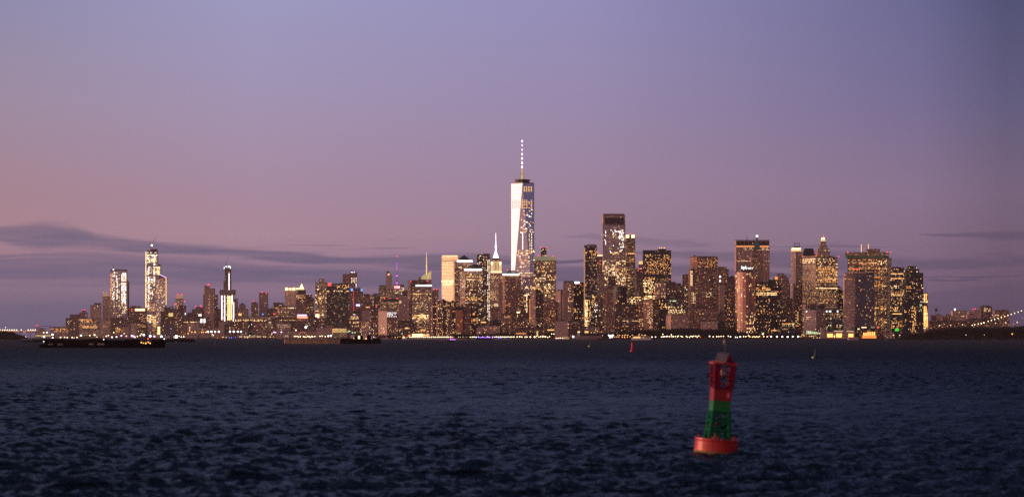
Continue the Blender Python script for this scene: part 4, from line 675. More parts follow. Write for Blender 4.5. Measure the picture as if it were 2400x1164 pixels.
T('tall notched dark tower at the right end of the skyline', 6550, 2124.5, 2164, 640, 'bk', p=.05, mix='wppo', z=((2124, 2136, 670, 684, .5, 'ow'), (2136, 2146, 718, 785, .4, 'wwo'), (2124, 2155, 657, 660, .3, 'wg'), (2156, 2160, 690, 730, .3, 'g')), tiers=((2124.5, 2155, 631, 'bk'), (2130, 2150, 624, 'bk')), name=SK)
T('burning orange unfinished tower with a crane at the far right end', 6700, 2164.5, 2174.5, 687, 'bw', p=.8, mix='bowo', z=((2164, 2175, 708, 716, .0, 'o'),), name=SK, cat='unfinished tower', cap=(('crane', 2169, 687, 672, 2173, 661),), ex=(('orange_light_column', 2165.5, 2167.5, 717, 765, E['amb']), ('orange_light_column', 2169.5, 2171, 717, 766, E['amb']), ('orange_light_column', 2172.5, 2174.3, 740, 765, E['amb']), ('orange_light_column', 2166, 2167.6, 688, 706, E['amb']), ('orange_light_column', 2170, 2171.6, 688, 700, E['amb'])))
T('dark base block below the notched dark tower', 6400, 2116, 2136, 700, 'bk', p=.06, mix='ow', name=OT)
# waterfront, right half
T('ferry terminal of pale green-lit glass with a sloping roof', 5950, 1888, 1924, 776, 'dg', p=.0, name='ferry_terminal', ex=[('lit_glass_bay', 1890 + i * 4.2, 1893.2 + i * 4.2, 774 + i * .7, 782, E['g'] if i % 3 else E['pal']) for i in range(8)])
T('pale square ventilation tower beside the glass ferry terminal', 5940, 1923.5, 1934, 767, 'pl', p=0, name='ventilation_tower', cap=(('pyr', 1924, 1934, 767, 764, M['roof'], .5),), ex=(('plain_face', 1924, 1929.5, 768, 792, M['shed'], .4),))
T('old iron ferry slip building with three glowing orange archways', 5940, 1936, 2004, 777, 'st', p=0, name='ferry_slips', cat='ferry slip', ex=(('orange_archway', 1939, 1952, 781.5, 789.5, E['amb']), ('orange_archway', 1960, 1973, 781, 790, E['amb']), ('orange_archway', 1988.5, 2000, 781.5, 789.5, E['amb']), ('lit_eave', 1955, 1976, 774.5, 776.3, E['pal'], 1.6), ('lit_eave', 1984, 2001, 775, 776.6, E['pal'], 1.6), ('small_archway', 1954.5, 1957, 785, 790, E['p']), ('roof_sign', 1977.5, 1992.5, 768, 771, M['shed'], -6)))
T('low waterfront block with a white lit strip under the harbour pair', 5990, 2003, 2052, 765, 'bk', p=.02, name=WB, cat='low building', ex=(('white_lit_strip', 2019, 2031, 765.5, 768, E['p']), ('white_lit_strip', 2041, 2050, 765.5, 768, E['dp']), ('white_lamp', 2010, 2014.5, 769, 772, E['p']), ('red_lamp', 2056.3, 2059, 765, 769, E['red'], 3), ('red_lamp', 2055.5, 2058.3, 771, 775, E['red'], 3)))
T('orange floodlit ferry shed with a row of tall bright windows', 5930, 2020.5, 2054.5, 782, 'br', p=0, name='ferry_shed', cat='ferry shed', ex=[('tall_lit_window', 2023.5 + i * 4.9, 2026.3 + i * 4.9, 777 + (2 if i < 2 else 0), 786, E['amb']) for i in range(6)] + [('glowing_base_wall', 2021, 2054, 786.5, 792, E['ora'], .7)])
T('red brick pier house right of the orange ferry shed', 5960, 2054, 2074, 770, 'dr', p=0, name=WB, cat='pier house')
T('plain grey pier shed right of the brick pier house', 5950, 2073, 2096.5, 778, 'lo', p=.03, name=PS, cat='pier shed')
T('dark low depot with a glowing green box on its roof', 5970, 2096, 2121, 775, 'bk', p=0, name=WB, cat='depot', ex=(('green_glowing_box', 2098, 2106.5, 769.3, 775.5, E['grn'], 2), ('white_lamp', 2107.5, 2110, 784, 789, E['p']), ('white_lamp', 2119, 2121.5, 784, 789, E['p'])))
# beyond the river, far right
BY = 8600
T('red water tank sign on legs above a dark loft, across the river', BY, 2182.5, 2195, 739, 'dr', p=.02, name=MR, cat='loft building', cap=(('box', 'red_tank', 2191, 2197, 722.5, 729.5, M['redc']), ('box', 'tank_leg', 2191.5, 2192.1, 729.5, 740, M['steel']), ('box', 'tank_leg', 2195.8, 2196.4, 729.5, 740, M['steel'])))
T('pale loft beside the red tank across the river', BY + 50, 2193, 2207, 737, 'st', p=.05, name=MR, cat='loft building')
T('dark rounded-top block left of the white beacon tower across the river', BY, 2209, 2233, 741, 'br', p=.14, tiers=((2218, 2230, 737),), name=MR, cat='apartment building')
T('broad apartment slab with a white beacon on its left corner, across the river', BY + 100, 2233, 2267, 728, 'st', p=.10, mix='dpo', name=AT, ex=(('white_beacon', 2236.5, 2239.7, 722.5, 729, E['c'], -10),))
T('pale low block beside the broad slab across the river', BY - 100, 2267, 2283, 737, 'pk', p=.03, name=MR, cat='building')
T('grey stepped courthouse-like block with red roof lamps across the river', BY + 200, 2270, 2300, 730, 'st', p=.12, mix='dpo', tiers=((2282, 2297, 727),), red=((2281, 723.5), (2286, 723.5)), name=MR, cat='building')
T('dark tower with glowing top windows across the river', BY, 2299, 2325, 718, 'dr', p=.04, z=((2304, 2323, 719, 731, .6, 'pw'),), tiers=((2304, 2320, 716),), name=AT)
T('long reddish apartment wall across the river, furthest right', BY + 150, 2332, 2366, 727, 'br', p=.14, mix='od', name=AT)
T('low dark rooftops below the broad slab across the river', BY - 300, 2178, 2262, 752, 'dr', p=.05, mix='od', name=MR, cat='row of lofts')
T('low red and orange dotted terraces behind the light chain', BY - 300, 2262, 2345, 748, 'dr', p=.14, mix='od', name=MR, cat='row of lofts')
# ------------------------------------------------------------------ run the building list
for s_ in SPECS:
    if s_['fp'] == 'curve': s_['fp'] = curved_fp(s_['x0'], s_['x1'], s_['Y'])
    elif s_['fp'] == 'round': s_['fp'] = round_fp(s_['x0'], s_['x1'], s_['Y'])
OCC += [(1197, 1252, 430, 7000)]
for s_ in SPECS: build(s_)
# ------------------------------------------------------------------ the tallest tower: square foot, square top turned 45 degrees, eight triangles of glass
def tallest():
    Y0 = 6968.0; cxp = 1224.4; a = 27.1 * 7000 / FPX; cx = X_(cxp, 7000); cy = 7000.0
    z0, z1 = Z_(745, 7000), Z_(430.5, 7000)
    root = thing('skyscraper', 'tallest tower, faceted glass with one blazing white face and a beaded lit spire', 'skyscraper', (cx, cy, GZ))
    rot = R(1.0); rt = lambda x, y: (cx + x * math.cos(rot) - y * math.sin(rot), cy + x * math.sin(rot) + y * math.cos(rot))
    B_ = [(*rt(-a, -a), z0), (*rt(a, -a), z0), (*rt(a, a), z0), (*rt(-a, a), z0)]
    T_ = [(*rt(0, -a), z1), (*rt(a, 0), z1), (*rt(0, a), z1), (*rt(-a, 0), z1)]
    mb = MB(); mb.prism([q[:2] for q in B_], GZ, z0, False); part(root, 'base_block', mb, facade('wt'))
    for i in range(4):
        j = (i + 1) % 4
        for tri in ([B_[i], B_[j], T_[i]], [B_[j], T_[j], T_[i]]):
            mb = MB(); uvs = []
            t = Vector(tri[1]) - Vector(tri[0]) if abs(tri[1][2] - tri[0][2]) < 1 else Vector(tri[2]) - Vector(tri[1]); t.normalize()
            uvs = [((Vector(q) - Vector(tri[0])).dot(t), q[2]) for q in tri]
            mb.face(tri, uvs); part(root, 'glass_facet', mb, facade('wt'))
    for i in range(4):
        for q, s in ((B_[i], T_[i]), (B_[(i + 1) % 4], T_[i])):
            mb = MB(); mb.cyl(q, s, .5, n=4, cap=False); part(root, 'edge_trim', mb, M['steel'])
    mb = MB(); mb.prism([q[:2] for q in T_], z1, z1 + 2.2, True); part(root, 'parapet', mb, M['steel'])
    s = 7000 / FPX
    for (r, za, zb) in ((17.5, 429, 426.5), (15.5, 426.5, 424), (18.2, 424, 421)):
        mb = MB(); mb.cyl((cx, cy, Z_(za, cy)), (cx, cy, Z_(zb, cy)), r * s, n=24); part(root, 'antenna_ring', mb, M['dark'])
    for (x_, y_, k) in ((1207, 425, 'rd2'), (1212, 422.5, 'rd2'), (1237, 422.5, 'rd2'), (1241, 426, 'rd2'), (1222, 424, 'grn'), (1224, 429, 'grn')):
        mb = MB(); mb.ball((X_(x_, cy - 20), cy - 20.9, Z_(y_, cy - 20)), .8, 6, 4); part(root, 'ring_lamp', mb, E[k])
    mx = X_(1223.7, cy)
    mb = MB(); mb.cyl((mx, cy, Z_(421, cy)), (mx, cy, Z_(397, cy)), 1.9 * s, 1.2 * s, n=8); part(root, 'lit_mast', mb, mat('lit_mast', (.4, .3, .05), .6, emit=(.75, .48, .04), es=.9))
    mb = MB(); mb.cyl((mx, cy, Z_(397, cy)), (mx, cy, Z_(329, cy)), 1.1 * s, .35 * s, n=8); part(root, 'spire', mb, mat('lit_spire', (.3, .2, .25), .6, emit=(.9, .62, .75), es=.55))
    for dx in (-8.5, 7.5, -3, 3):
        mb = MB(); mb.cyl((mx, cy, Z_(398, cy)), (X_(1223.7 + dx, cy), cy - 3, Z_(421, cy)), .3, n=4); part(root, 'stay_cable', mb, M['steel'])
    for y_, k, r in ((391.5, 'W', 2.2), (382, 'W', 2.1), (371.5, 'W', 2.1), (361, 'c', 2.0), (351, 'c', 1.6), (340.5, 'vio', 1.8), (330.8, 'vio', 2.4)):
        mb = MB(); mb.ball((mx, cy, Z_(y_, cy)), r * s * .8, 8, 5, 1.5); part(root, 'spire_light', mb, E[k])
    # lit panes laid on the facets
    rng = random.Random(5)
    planes = [(B_[0], B_[1], T_[0]), (B_[1], T_[1], T_[0]), (B_[0], T_[0], T_[3])]
    pl = []
    for A, B2, C2 in planes:
        A, B2, C2 = Vector(A), Vector(B2), Vector(C2); n = (B2 - A).cross(C2 - A).normalized()
        if n.y > 0: n = -n
        pl.append((A, B2, C2, n))
    def inside(p, A, B2, C2, n):
        s_ = [((q - p_).cross(p - p_)).dot(n) for p_, q in ((A, B2), (B2, C2), (C2, A))]
        return all(v > -1 for v in s_) or all(v < 1 for v in s_)
    cam_ = Vector((0, 0, HC)); wins = []
    def put(px, py, wpx, hpx, k):
        d = Vector(((px - 1200) / FPX, 1, (HOR - py) / FPX))
        for A, B2, C2, n in pl:
            t_ = (A - cam_).dot(n) / d.dot(n); p = cam_ + d * t_
            if inside(p, A, B2, C2, n) and n.y < -.1: wins.append((p, n, wpx * s, hpx * s, k)); return
        if py > 745: wins.append((Vector((X_(px, cy - a), cy - a - .3, Z_(py, cy - a))), Vector((0, -1, 0)), wpx * s, hpx * s, k))
    for y_ in (438, 441.3, 444.6, 447.9):
        for x_ in (1228.8, 1234, 1239.5, 1245.3): put(x_, y_, 3.6, 1.6, 'w')
    for y_ in (469.5, 473, 476.5, 480, 483.5, 487):
        for x_ in (1224, 1229.5, 1234.5, 1240, 1245.5):
            if rng.random() < .92: put(x_, y_, 3.8, 1.5, 'w')
        for x_ in (1201, 1206, 1211, 1216):
            if rng.random() < .8: put(x_, y_, 3, 1.2, 'd')
    for _ in range(40):
        put(rng.uniform(1219, 1250), rng.uniform(490, 546), rng.choice((1.8, 2.2, 4)), 1.7, rng.choice('bpcww'))
    for y_ in (519.5, 537, 543.5): put(1229 + rng.uniform(-3, 3), y_, 7, 1.6, 'w')
    put(1245, 538, 9, 1.6, 'w')
    for i in range(18):
        y_ = 546 + i * 2.2; put(1225, y_, 1.7, 1.5, 'c')
        if i % 5: put(1240.5 + (i > 8) * 1.5, y_, 1.6, 1.5, 'p')
        if i % 3: put(1246, y_, 1.7, 1.5, 'b')
    for i in range(14):
        y_ = 549 + i * 4.2
        if i % 2: put(1203, y_, 1.4, 1.3, 'p')
        put(1208, y_, 1.3, 1.3, 'p')
    for r_ in range(58):
        y_ = 587 + r_ * 2.75; x_ = 1211.5 if y_ > 630 else 1213
        fl = rng.random()
        while x_ < 1250.5:
            w_ = rng.choice((1.7, 2.2, 3.5, 5))
            if rng.random() < (.75 if fl > .7 else .32 if fl > .3 else .1) and y_ < 705: put(x_ + w_ / 2, y_, w_, 1.5, rng.choice('wbpwod'))
            x_ += w_ + .8
    put(1218.5, 600, 3, 2, 'vio')
    wins.sort(key=lambda q: -q[2] * q[3])
    for i, (p, n, ww, hh, k) in enumerate(wins[:100]):
        o = bpy.data.objects.new('window', unit_window(k)); C.objects.link(o); o.parent = root
        o.location = p + n * .3 - root.location; o.scale = (ww, .5, hh); o.rotation_mode = 'QUATERNION'; o.rotation_quaternion = (-n).to_track_quat('Y', 'Z')
    mb = MB()
    for (p, n, ww, hh, k) in wins[100:]:
        t_ = n.cross(Vector((0, 0, 1))).normalized() * -1; u_ = n.cross(t_) * -1
        if u_.z < 0: u_ = -u_
        p = p + n * .5; q = [p - t_ * ww / 2 - u_ * hh / 2, p + t_ * ww / 2 - u_ * hh / 2, p + t_ * ww / 2 + u_ * hh / 2, p - t_ * ww / 2 + u_ * hh / 2]; mb.face(q, mi=LIDX[k])
    if mb.f: part(root, 'small_windows', mb, LWIN, kind='stuff')
tallest()
# details added to single towers
def find(lbl): return next(o for o in bpy.data.objects if o.get('label', '').startswith(lbl))
r_ = find('glass tower with a slanted'); Yw = 10500
mb = MB(); zb = Z_(655, Yw) + 1.2; yk = Yw + 2
q = [(X_(371.5, Yw), zb), (X_(389.5, Yw), zb), (X_(389.5, Yw), Z_(649.5, Yw)), (X_(374.5, Yw), Z_(643.5, Yw)), (X_(371.5, Yw), Z_(650, Yw))]
for yy in (yk, yk + 30): mb.face([(x, yy, z) for x, z in q], [(x, z) for x, z in q])
for i in range(5):
    (xa, za), (xb, zb2) = q[i], q[(i + 1) % 5]; mb.face([(xa, yk, za), (xa, yk + 30, za), (xb, yk + 30, zb2), (xb, yk, zb2)])
part(r_, 'slanted_crown', mb, facade('gb'))
def bar(root, name, p0, p1, Y, wpx, m_):
    mb = MB(); mb.cyl(P(p0[0], p0[1], Y), P(p1[0], p1[1], Y), wpx * Y / FPX / 2, n=4); part(root, name, mb, m_)
bar(r_, 'blue_edge_light', (375, 643.6), (389, 649.6), Yw - 2, 1.1, E['vio']); bar(r_, 'deck_edge_light', (367, 657.5), (388.5, 650.5), Yw - 14, 1.1, E['o'])
for k in range(3): bar(r_, 'deck_edge_light', (367.5 + k * 7, 657.3 - k * 2.3), (367.5 + k * 7, 660), Yw - 14, .7, E['d'])
r_ = find('tower with a big red lettered'); Ym = 10480
for (ya, yb_, w_, k) in ((667, 652, 3.2, 'steel'), (652, 632, 2.0, 'vioD'), (632, 600, 1.2, 'vioD')):
    pass
VIO = mat('violet_lit_steel', (.2, .05, .2), .6, emit=(.75, .10, .9), es=1.0); VIOD = mat('dim_violet_steel', (.15, .05, .15), .6, emit=(.45, .12, .6), es=.30)
for ya, yb_, w_, m_ in ((668, 650, 4.0, VIOD), (650, 634, 2.0, VIOD), (633.5, 614, 1.8, VIO), (614, 602, .9, VIOD)): bar(r_, 'mast_section', (930, ya), (930, yb_), Ym, w_, m_)
for y_, k, rr in ((600.5, 'red', 1.5), (632.5, 'rd2', 1.1), (646, 'mag', 1.9), (663, 'mag', 1.8)):
    mb = MB(); mb.ball(P(930, y_, Ym - 4), rr * Ym / FPX * .9, 8, 5); part(r_, 'mast_lamp', mb, E[k])
def text(root, name, body, px, py, Y, hpx, m_, sx=1.0, bold=.02):
    cu = bpy.data.curves.new(name, 'FONT'); cu.body = body; cu.size = hpx * Y / FPX * 1.38; cu.extrude = .3; cu.offset = bold * cu.size; cu.align_x = 'CENTER'; cu.align_y = 'CENTER'
    to = bpy.data.objects.new(name, cu); C.objects.link(to); dg = bpy.context.evaluated_depsgraph_get(); me = bpy.data.meshes.new_from_object(to.evaluated_get(dg)); bpy.data.objects.remove(to)
    me.materials.clear(); me.materials.append(m_)
    o = bpy.data.objects.new(name, me); C.objects.link(o); o.parent = root; o.location = P(px, py, Y) - world_loc(root); o.rotation_euler = (R(90), 0, 0); o.scale = (sx, 1, 1); return o
mb = MB(); mb.pb(924.5, 936.5, 669, 676.5, Ym - 6, 3); part(r_, 'sign_board', mb, E['rd2'])
text(r_, 'sign_letters', 'H&M', 930.5, 672.7, Ym - 7, 6, mat('letters_pink', (.5, .1, .1), .5, emit=(1, .5, .55), es=2.2), .8)
r_ = find('curved glass tower glowing orange'); t_ = E['c']
sg = mat('sign_mint', (.2, .4, .3), .5, emit=(.9, 1, .95), es=1.3)
text(r_, 'sign_letters', 'kpl', 1743, 626.6, 6045, 7, sg, 1.0, .05); text(r_, 'sign_letters', 'center', 1756.5, 628, 6045, 5, sg, .95, .05)
r_ = find('reddish mid-rise carrying'); text(r_, 'sign_letters', 'WORLD', 708.5, 743.2, 8797, 4.6, E['p'], 1.05, .02)
r_ = find('curved golden glass tower')
for ya, yb_ in ((604.5, 606), (609.5, 611)):
    mb = MB(); q = curved_fp(1034.2, 1073.6, 7099.2); mb.prism(q, Z_(yb_, 7099), Z_(ya, 7099), True, True); part(r_, 'dark_floor_band', mb, mat('bronze_louvre', (.16, .09, .06), .6))
# triangular crystal crown with a gold mast
r_ = thing('skyscraper', 'crystal-crowned tower with a tall gold needle behind the white-line office', 'skyscraper', (X_(998, 11500), 11500, GZ)); Yc = 11500
mb = MB(); mb.prism(footprint(978, 1011, Yc), GZ, Z_(655, Yc), True); part(r_, 'walls', mb, facade('gd'))
def wedge(name, q, m_, d=30, Y=Yc):
    mb = MB(); a_ = [(X_(x, Y), Y, Z_(y, Y)) for x, y in q]; b_ = [(x, y + d, z) for x, y, z in a_]; n = len(q)
    mb.face(a_, [(p_[0], p_[2]) for p_ in a_]); mb.face(b_[::-1])
    for i in range(n): j = (i + 1) % n; mb.face([a_[i], b_[i], b_[j], a_[j]])
    return part(r_, name, mb, m_)
wedge('crystal_crown', [(985, 654), (1011, 654), (1011, 634), (1001, 641), (994, 643), (988, 648)], LITY)
wedge('crystal_rib', [(1000.3, 654), (1001.5, 654), (1011, 636.5), (1011, 634)], E['yel'], 2, Yc - 2.5)
wedge('crystal_edge', [(1009.8, 655), (1011.2, 655), (1011.2, 634), (1009.8, 635)], E['d'], 2, Yc - 2.5)
wedge('side_block', [(979, 655), (987, 655), (987, 648), (980, 650)], facade('gd'))
GM = mat('gold_mast', (.5, .35, .1), .5, emit=(1, .66, .26), es=1.1)
for ya, yb_, w_ in ((643, 620, 3.6), (620, 603, 2.4), (603, 591.5, 1.4)): bar(r_, 'mast_section', (999.6, ya), (999.6, yb_), Yc - 5, w_, GM)
mb = MB(); mb.ball(P(1010.5, 633.5, Yc - 3), 1.8, 6, 4); part(r_, 'beacon_light', mb, E['rd2'])
# ------------------------------------------------------------------ land, sea wall
SH = [(-500, 9050), (-60, 9050), (100, 9000), (386, 8960), (390, 8560), (655, 8540), (662, 7960), (815, 7900), (845, 7420), (882, 7120), (930, 6860), (955, 6660), (1008, 6540), (1060, 6240), (1110, 6090), (1200, 6020), (1300, 5980), (1400, 5920), (2168, 5880), (2176, 6900), (2178, 8100), (3200, 8050)]
def shoreY(px):
    for (a_, ya), (b_, yb_) in zip(SH, SH[1:]):
        if a_ <= px <= b_: return ya + (yb_ - ya) * (px - a_) / (b_ - a_)
    return 6000
sp_ = [(X_(p_, y_), y_) for p_, y_ in SH]
mb = MB(); mb.prism([(-15000, 9050)] + sp_ + [(15000, 8050), (15000, 14500), (-15000, 14500)], -2, GZ, True); solo('ground', mb, M['land'], kind='structure')
root = thing('sea_wall', 'dark sea wall running along the whole city waterfront', 'sea wall', (0, 6000, 0))
mb = MB()
for (ax, ay), (bx, by) in zip(sp_, sp_[1:]):
    L = math.hypot(bx - ax, by - ay); nx, ny = (by - ay) / L, -(bx - ax) / L
    mb.prism([(ax + nx * 2, ay + ny * 2), (bx + nx * 2, by + ny * 2), (bx - nx * .5, by - ny * .5), (ax - nx * .5, ay - ny * .5)], -1.5, GZ + 1.1, True)
part(root, 'wall', mb, M['quay'])
# ------------------------------------------------------------------ water: one sheet, real waves near the camera
def water_material():
    m = bpy.data.materials.new('sea_water'); m.use_nodes = True; t = NB(m.node_tree); m.node_tree.nodes.clear()
    g = t.n('ShaderNodeNewGeometry'); s = t.n('ShaderNodeSeparateXYZ'); t.link(g.outputs['Position'], s.inputs[0])
    dist = t.m('SQRT', t.m('ADD', t.m('MULTIPLY', s.outputs[0], s.outputs[0]), t.m('MULTIPLY', s.outputs[1], s.outputs[1])))
    gb = t.n('ShaderNodeBsdfGlossy'); db = t.n('ShaderNodeBsdfDiffuse'); db.inputs[0].default_value = (.004, .008, .013, 1)
    gb.inputs[0].default_value = (.70, .87, .98, 1); t.put(gb.inputs['Roughness'], t.m('MULTIPLY_ADD', t.sm(dist, 200, 1800), .34, .14))
    fr = t.n('ShaderNodeFresnel'); fr.inputs[0].default_value = 1.33
    f = t.m('MULTIPLY', t.m('POWER', fr.outputs[0], 1.7), t.m('MULTIPLY_ADD', t.sm(dist, 110, 900), -.205, .32))
    mx = t.n('ShaderNodeMixShader'); t.link(f, mx.inputs[0]); t.link(db.outputs[0], mx.inputs[1]); t.link(gb.outputs[0], mx.inputs[2])
    ou = t.n('ShaderNodeOutputMaterial'); t.link(mx.outputs[0], ou.inputs[0])
    def layer(sx, sy, det, seed):
        mp = t.n('ShaderNodeMapping'); t.link(g.outputs['Position'], mp.inputs[0]); mp.inputs['Scale'].default_value = (sx, sy, 1); mp.inputs['Rotation'].default_value = (0, 0, R(seed)); mp.inputs['Location'].default_value = (seed, seed, seed)
        n = t.n('ShaderNodeTexNoise'); n.inputs['Scale'].default_value = 1; n.inputs['Detail'].default_value = det; n.inputs['Roughness'].default_value = .6; t.link(mp.outputs[0], n.inputs['Vector']); return n.outputs[0]
    h = t.m('ADD', t.m('MULTIPLY', layer(.8, 2.8, 5, 8), .42), t.m('MULTIPLY', layer(.16, .34, 4, -20), .9))
    h = t.m('ADD', h, t.m('MULTIPLY', layer(.02, .05, 3, 7), 2.0))
    bp = t.n('ShaderNodeBump'); bp.inputs['Strength'].default_value = .8; bp.inputs['Distance'].default_value = 1.5; t.link(h, bp.inputs['Height'])
    for sh in (gb, fr): t.link(bp.outputs[0], sh.inputs['Normal'])
    return m
WM = water_material()
def make_water():
    nr, nc = 1800, 860
    r = np.concatenate([60 * (2600 / 60) ** np.linspace(0, 1, nr - 60), 2600 * (14600 / 2600) ** np.linspace(0, 1, 61)[1:]])
    th = np.linspace(-.36, .36, nc)
    RR, TH = np.meshgrid(r, th, indexing='ij'); X = RR * np.sin(TH); Yw = RR * np.cos(TH)
    rg = np.random.RandomState(11); H = np.zeros_like(X)
    for i in range(64):
        lam = .55 * (8.5 / .55) ** rg.rand(); k = 2 * math.pi / lam
        a = R(-22 + rg.randn() * 30); ph = rg.rand() * 6.28
        amp = .0145 * lam ** .88
        if lam > 4: amp *= .7
        fade = np.clip(1.6 - (RR * .0024) / (lam * .42), 0, 1)
        s_ = np.sin(k * (X * math.sin(a) + Yw * math.cos(a)) + ph + .7 * np.sin(X * .031 * (1 + i % 3) + Yw * .023 + i))
        H += amp * fade * (1 - np.abs(s_)) * 1.25 - amp * fade * .45 + amp * fade * s_ * .5
    patch = .75 + .35 * np.sin(X * .021 + 1 + .8 * np.sin(Yw * .012)) * np.sin(Yw * .017 + .5 * np.sin(X * .03))
    H *= patch * np.clip((2600 - RR) / 1200, 0, 1)
    v = np.stack([X, Yw, H], -1).reshape(-1, 3)
    n0 = len(v)
    idx = np.arange(nr * nc).reshape(nr, nc)
    f = np.stack([idx[:-1, :-1], idx[:-1, 1:], idx[1:, 1:], idx[1:, :-1]], -1).reshape(-1, 4)[:, ::-1]
    # flat skirts around the fan: behind, left and right
    e = [(-15000, -3000), (15000, -3000), (15000, 14600), (-15000, 14600)]
    ex = np.array([[*q, 0.0] for q in e]); L0, R0, L1, R1 = idx[0, 0], idx[0, -1], idx[-1, 0], idx[-1, -1]
    front = list(idx[0, :]); v = np.concatenate([v, ex])
    me = bpy.data.meshes.new('water'); me.vertices.add(len(v)); me.vertices.foreach_set('co', v.astype(np.float32).ravel())
    left = list(idx[:, 0]); right = list(idx[:, -1])
    polys = [left[::-1] + [n0 + 3, n0 + 0][::1], ]
    nf = len(f); ngons = [[n0 + 0, n0 + 1] + [int(q) for q in front[::-1]], [n0 + 3, n0 + 0] + [int(q) for q in left], [n0 + 1, n0 + 2] + [int(q) for q in right[::-1]]]
    tot = nf * 4 + sum(len(g) for g in ngons)
    me.loops.add(tot); me.loops.foreach_set('vertex_index', np.concatenate([f.ravel()] + [np.array(g) for g in ngons]).astype(np.int32))
    me.polygons.add(nf + 3)
    st = list(range(0, nf * 4, 4)); q = nf * 4
    for g in ngons: st.append(q); q += len(g)
    me.polygons.foreach_set('loop_start', np.array(st, np.int32)); 
    me.polygons.foreach_set('use_smooth', np.ones(nf + 3, bool))
    me.update(calc_edges=True); me.validate(); me.materials.append(WM)
    o = bpy.data.objects.new('water', me); C.objects.link(o); o['kind'] = 'structure'
make_water()
# ------------------------------------------------------------------ woods and islands
def wood(name, label, cat, prof, Y, depth, n, seed, zb=1.5, kind='stuff'):
    """a mass of bare dusk trees: many leaf clumps under a treetop profile given in photo px"""
    rg = np.random.RandomState(seed); px = np.array([q[0] for q in prof], float); py = np.array([q[1] for q in prof], float)
    mb = MB()
    for i in range(n):
        x = rg.uniform(px[0], px[-1]); yt = np.interp(x, px, py) + 1.6 * math.sin(x * .9) + 1.1 * math.sin(x * 2.3 + 1)
        y_ = Y + rg.rand() * depth; zt = Z_(yt, Y); z = zb + (zt - zb) * rg.rand() ** .55; X0 = X_(x, Y); s = .5 + rg.rand() * 1.1
        for _ in range(3):
            d = rg.randn(3, 3) * s; c = np.array([X0, y_, z]); mb.face([tuple(c + d[0]), tuple(c + d[1]), tuple(c + d[2])])
    for i in range(int((px[-1] - px[0]) / 3)):
        x = px[0] + i * 3 + rg.rand(); zt = Z_(np.interp(x, px, py), Y); X0 = X_(x, Y); mb.cyl((X0, Y + depth * .4, zb), (X0 + rg.randn(), Y + depth * .4, zb + (zt - zb) * .8), .35, .12, 5)
    return solo(name, mb, M['leaf'], label, cat, (X_(px.mean(), Y), Y, zb), kind=kind)
wood('park_wood', None, None, [(1500, 774), (1545, 775), (1580, 772), (1610, 770), (1650, 773), (1690, 774), (1715, 772), (1730, 777)], 5960, 50, 9000, 1, GZ)
wood('park_wood', None, None, [(1060, 782), (1120, 784), (1180, 782), (1240, 780), (1290, 783), (1300, 786)], 6110, 20, 2600, 2, GZ)
wood('park_wood', None, None, [(1370, 782), (1410, 784), (1450, 780), (1500, 776)], 5990, 30, 2600, 3, GZ)
wood('park_wood', None, None, [(1730, 780), (1800, 782), (1850, 780), (1885, 783)], 5990, 30, 2400, 4, GZ)
wood('park_wood', None, None, [(880, 785), (960, 785)], 6900, 20, 700, 5, GZ)
wood('island_wood', None, None, [(2120, 786), (2165, 781), (2190, 774), (2225, 770), (2270, 768), (2330, 770), (2400, 766), (2480, 764)], 5300, 70, 14000, 6, 1.5)
wood('island_wood', None, None, [(-60, 778), (0, 778), (22, 779), (31, 788), (37, 786.5), (43, 789), (51, 791)], 5600, 60, 6000, 7, 1.0)
mb = MB(); mb.prism([(X_(2080, 5300), 5300), (X_(2600, 5300), 5300), (X_(2600, 5500), 5500), (X_(2075, 5500), 5500)], -1, 1.6); solo('island_ground', mb, M['land'], kind='structure')
mb = MB(); mb.prism([(X_(-80, 5600), 5600), (X_(52, 5600), 5600), (X_(53, 5800), 5750), (X_(-80, 5800), 5750)], -1, 1.2); solo('island_ground', mb, M['land'], kind='structure')
mb = MB(); mb.prism([(X_(2176, 7900), 7900), (X_(2600, 7900), 7900), (X_(2600, 7900), 8040), (X_(2176, 7900), 8040)], -1, Z_(772, 7900)); solo('hill', mb, M['land'], kind='structure')
# ------------------------------------------------------------------ lamps
def lamp_proto(name, label, cat, group, k, r, h=None):
    t = thing(name, label, cat, (0, 0, 0), group)
    return t, k, r
def lamps(name, label, cat, group, k, r, pts, Y=None, zb=GZ):
    first = None
    for (x, y, *rs) in pts:
        rr = (rs[0] if rs else r); Yl = (Y or shoreY(x) + 6); s = Yl / FPX; z = Z_(y, Yl)
        if first is None:
            t = thing(name, label, cat, (X_(x, Yl), Yl, zb), group); base = (t.location.copy(), z, rr * s)
            mb = MB(); mb.cyl(t.location, (t.location.x, Yl, z), .22, .14, 5); part(t, 'pole', mb, M['steel'])
            mb = MB(); mb.ball((t.location.x, Yl, z), rr * s, 8, 5, .9); part(t, 'lamp_head', mb, E[k]); first = t; h0 = z - zb; r0 = rr * s
        else:
            t = thing(name, label, cat, (X_(x, Yl), Yl, zb), group)
            for ch in first.children:
                c_ = ch.copy(); C.objects.link(c_); c_.parent = t
                if 'pole' in ch.name: c_.scale = (1, 1, (z - zb) / h0)
                else: f = rr * s / r0; c_.scale = (f, f, f); c_.location = (0, 0, (z - zb) - h0 * f)
L = lambda a, b, st, y: [(a + i * st + ((i * 7) % 5 - 2) * .12, y + ((i * 5) % 3 - 1) * .15) for i in range(int((b - a) / st) + 1)]
lamps('promenade_lamp', 'warm white globe lamp in the even row along the riverside promenade', 'street lamp', 'promenade lamps', 'lam', 1.3, L(961, 1116, 4.55, 789.3) + L(1163, 1206, 4.6, 789) + [(1212, 789), (1218, 788.6, 1.7), (1223, 789), (1231, 789), (1235, 789)])
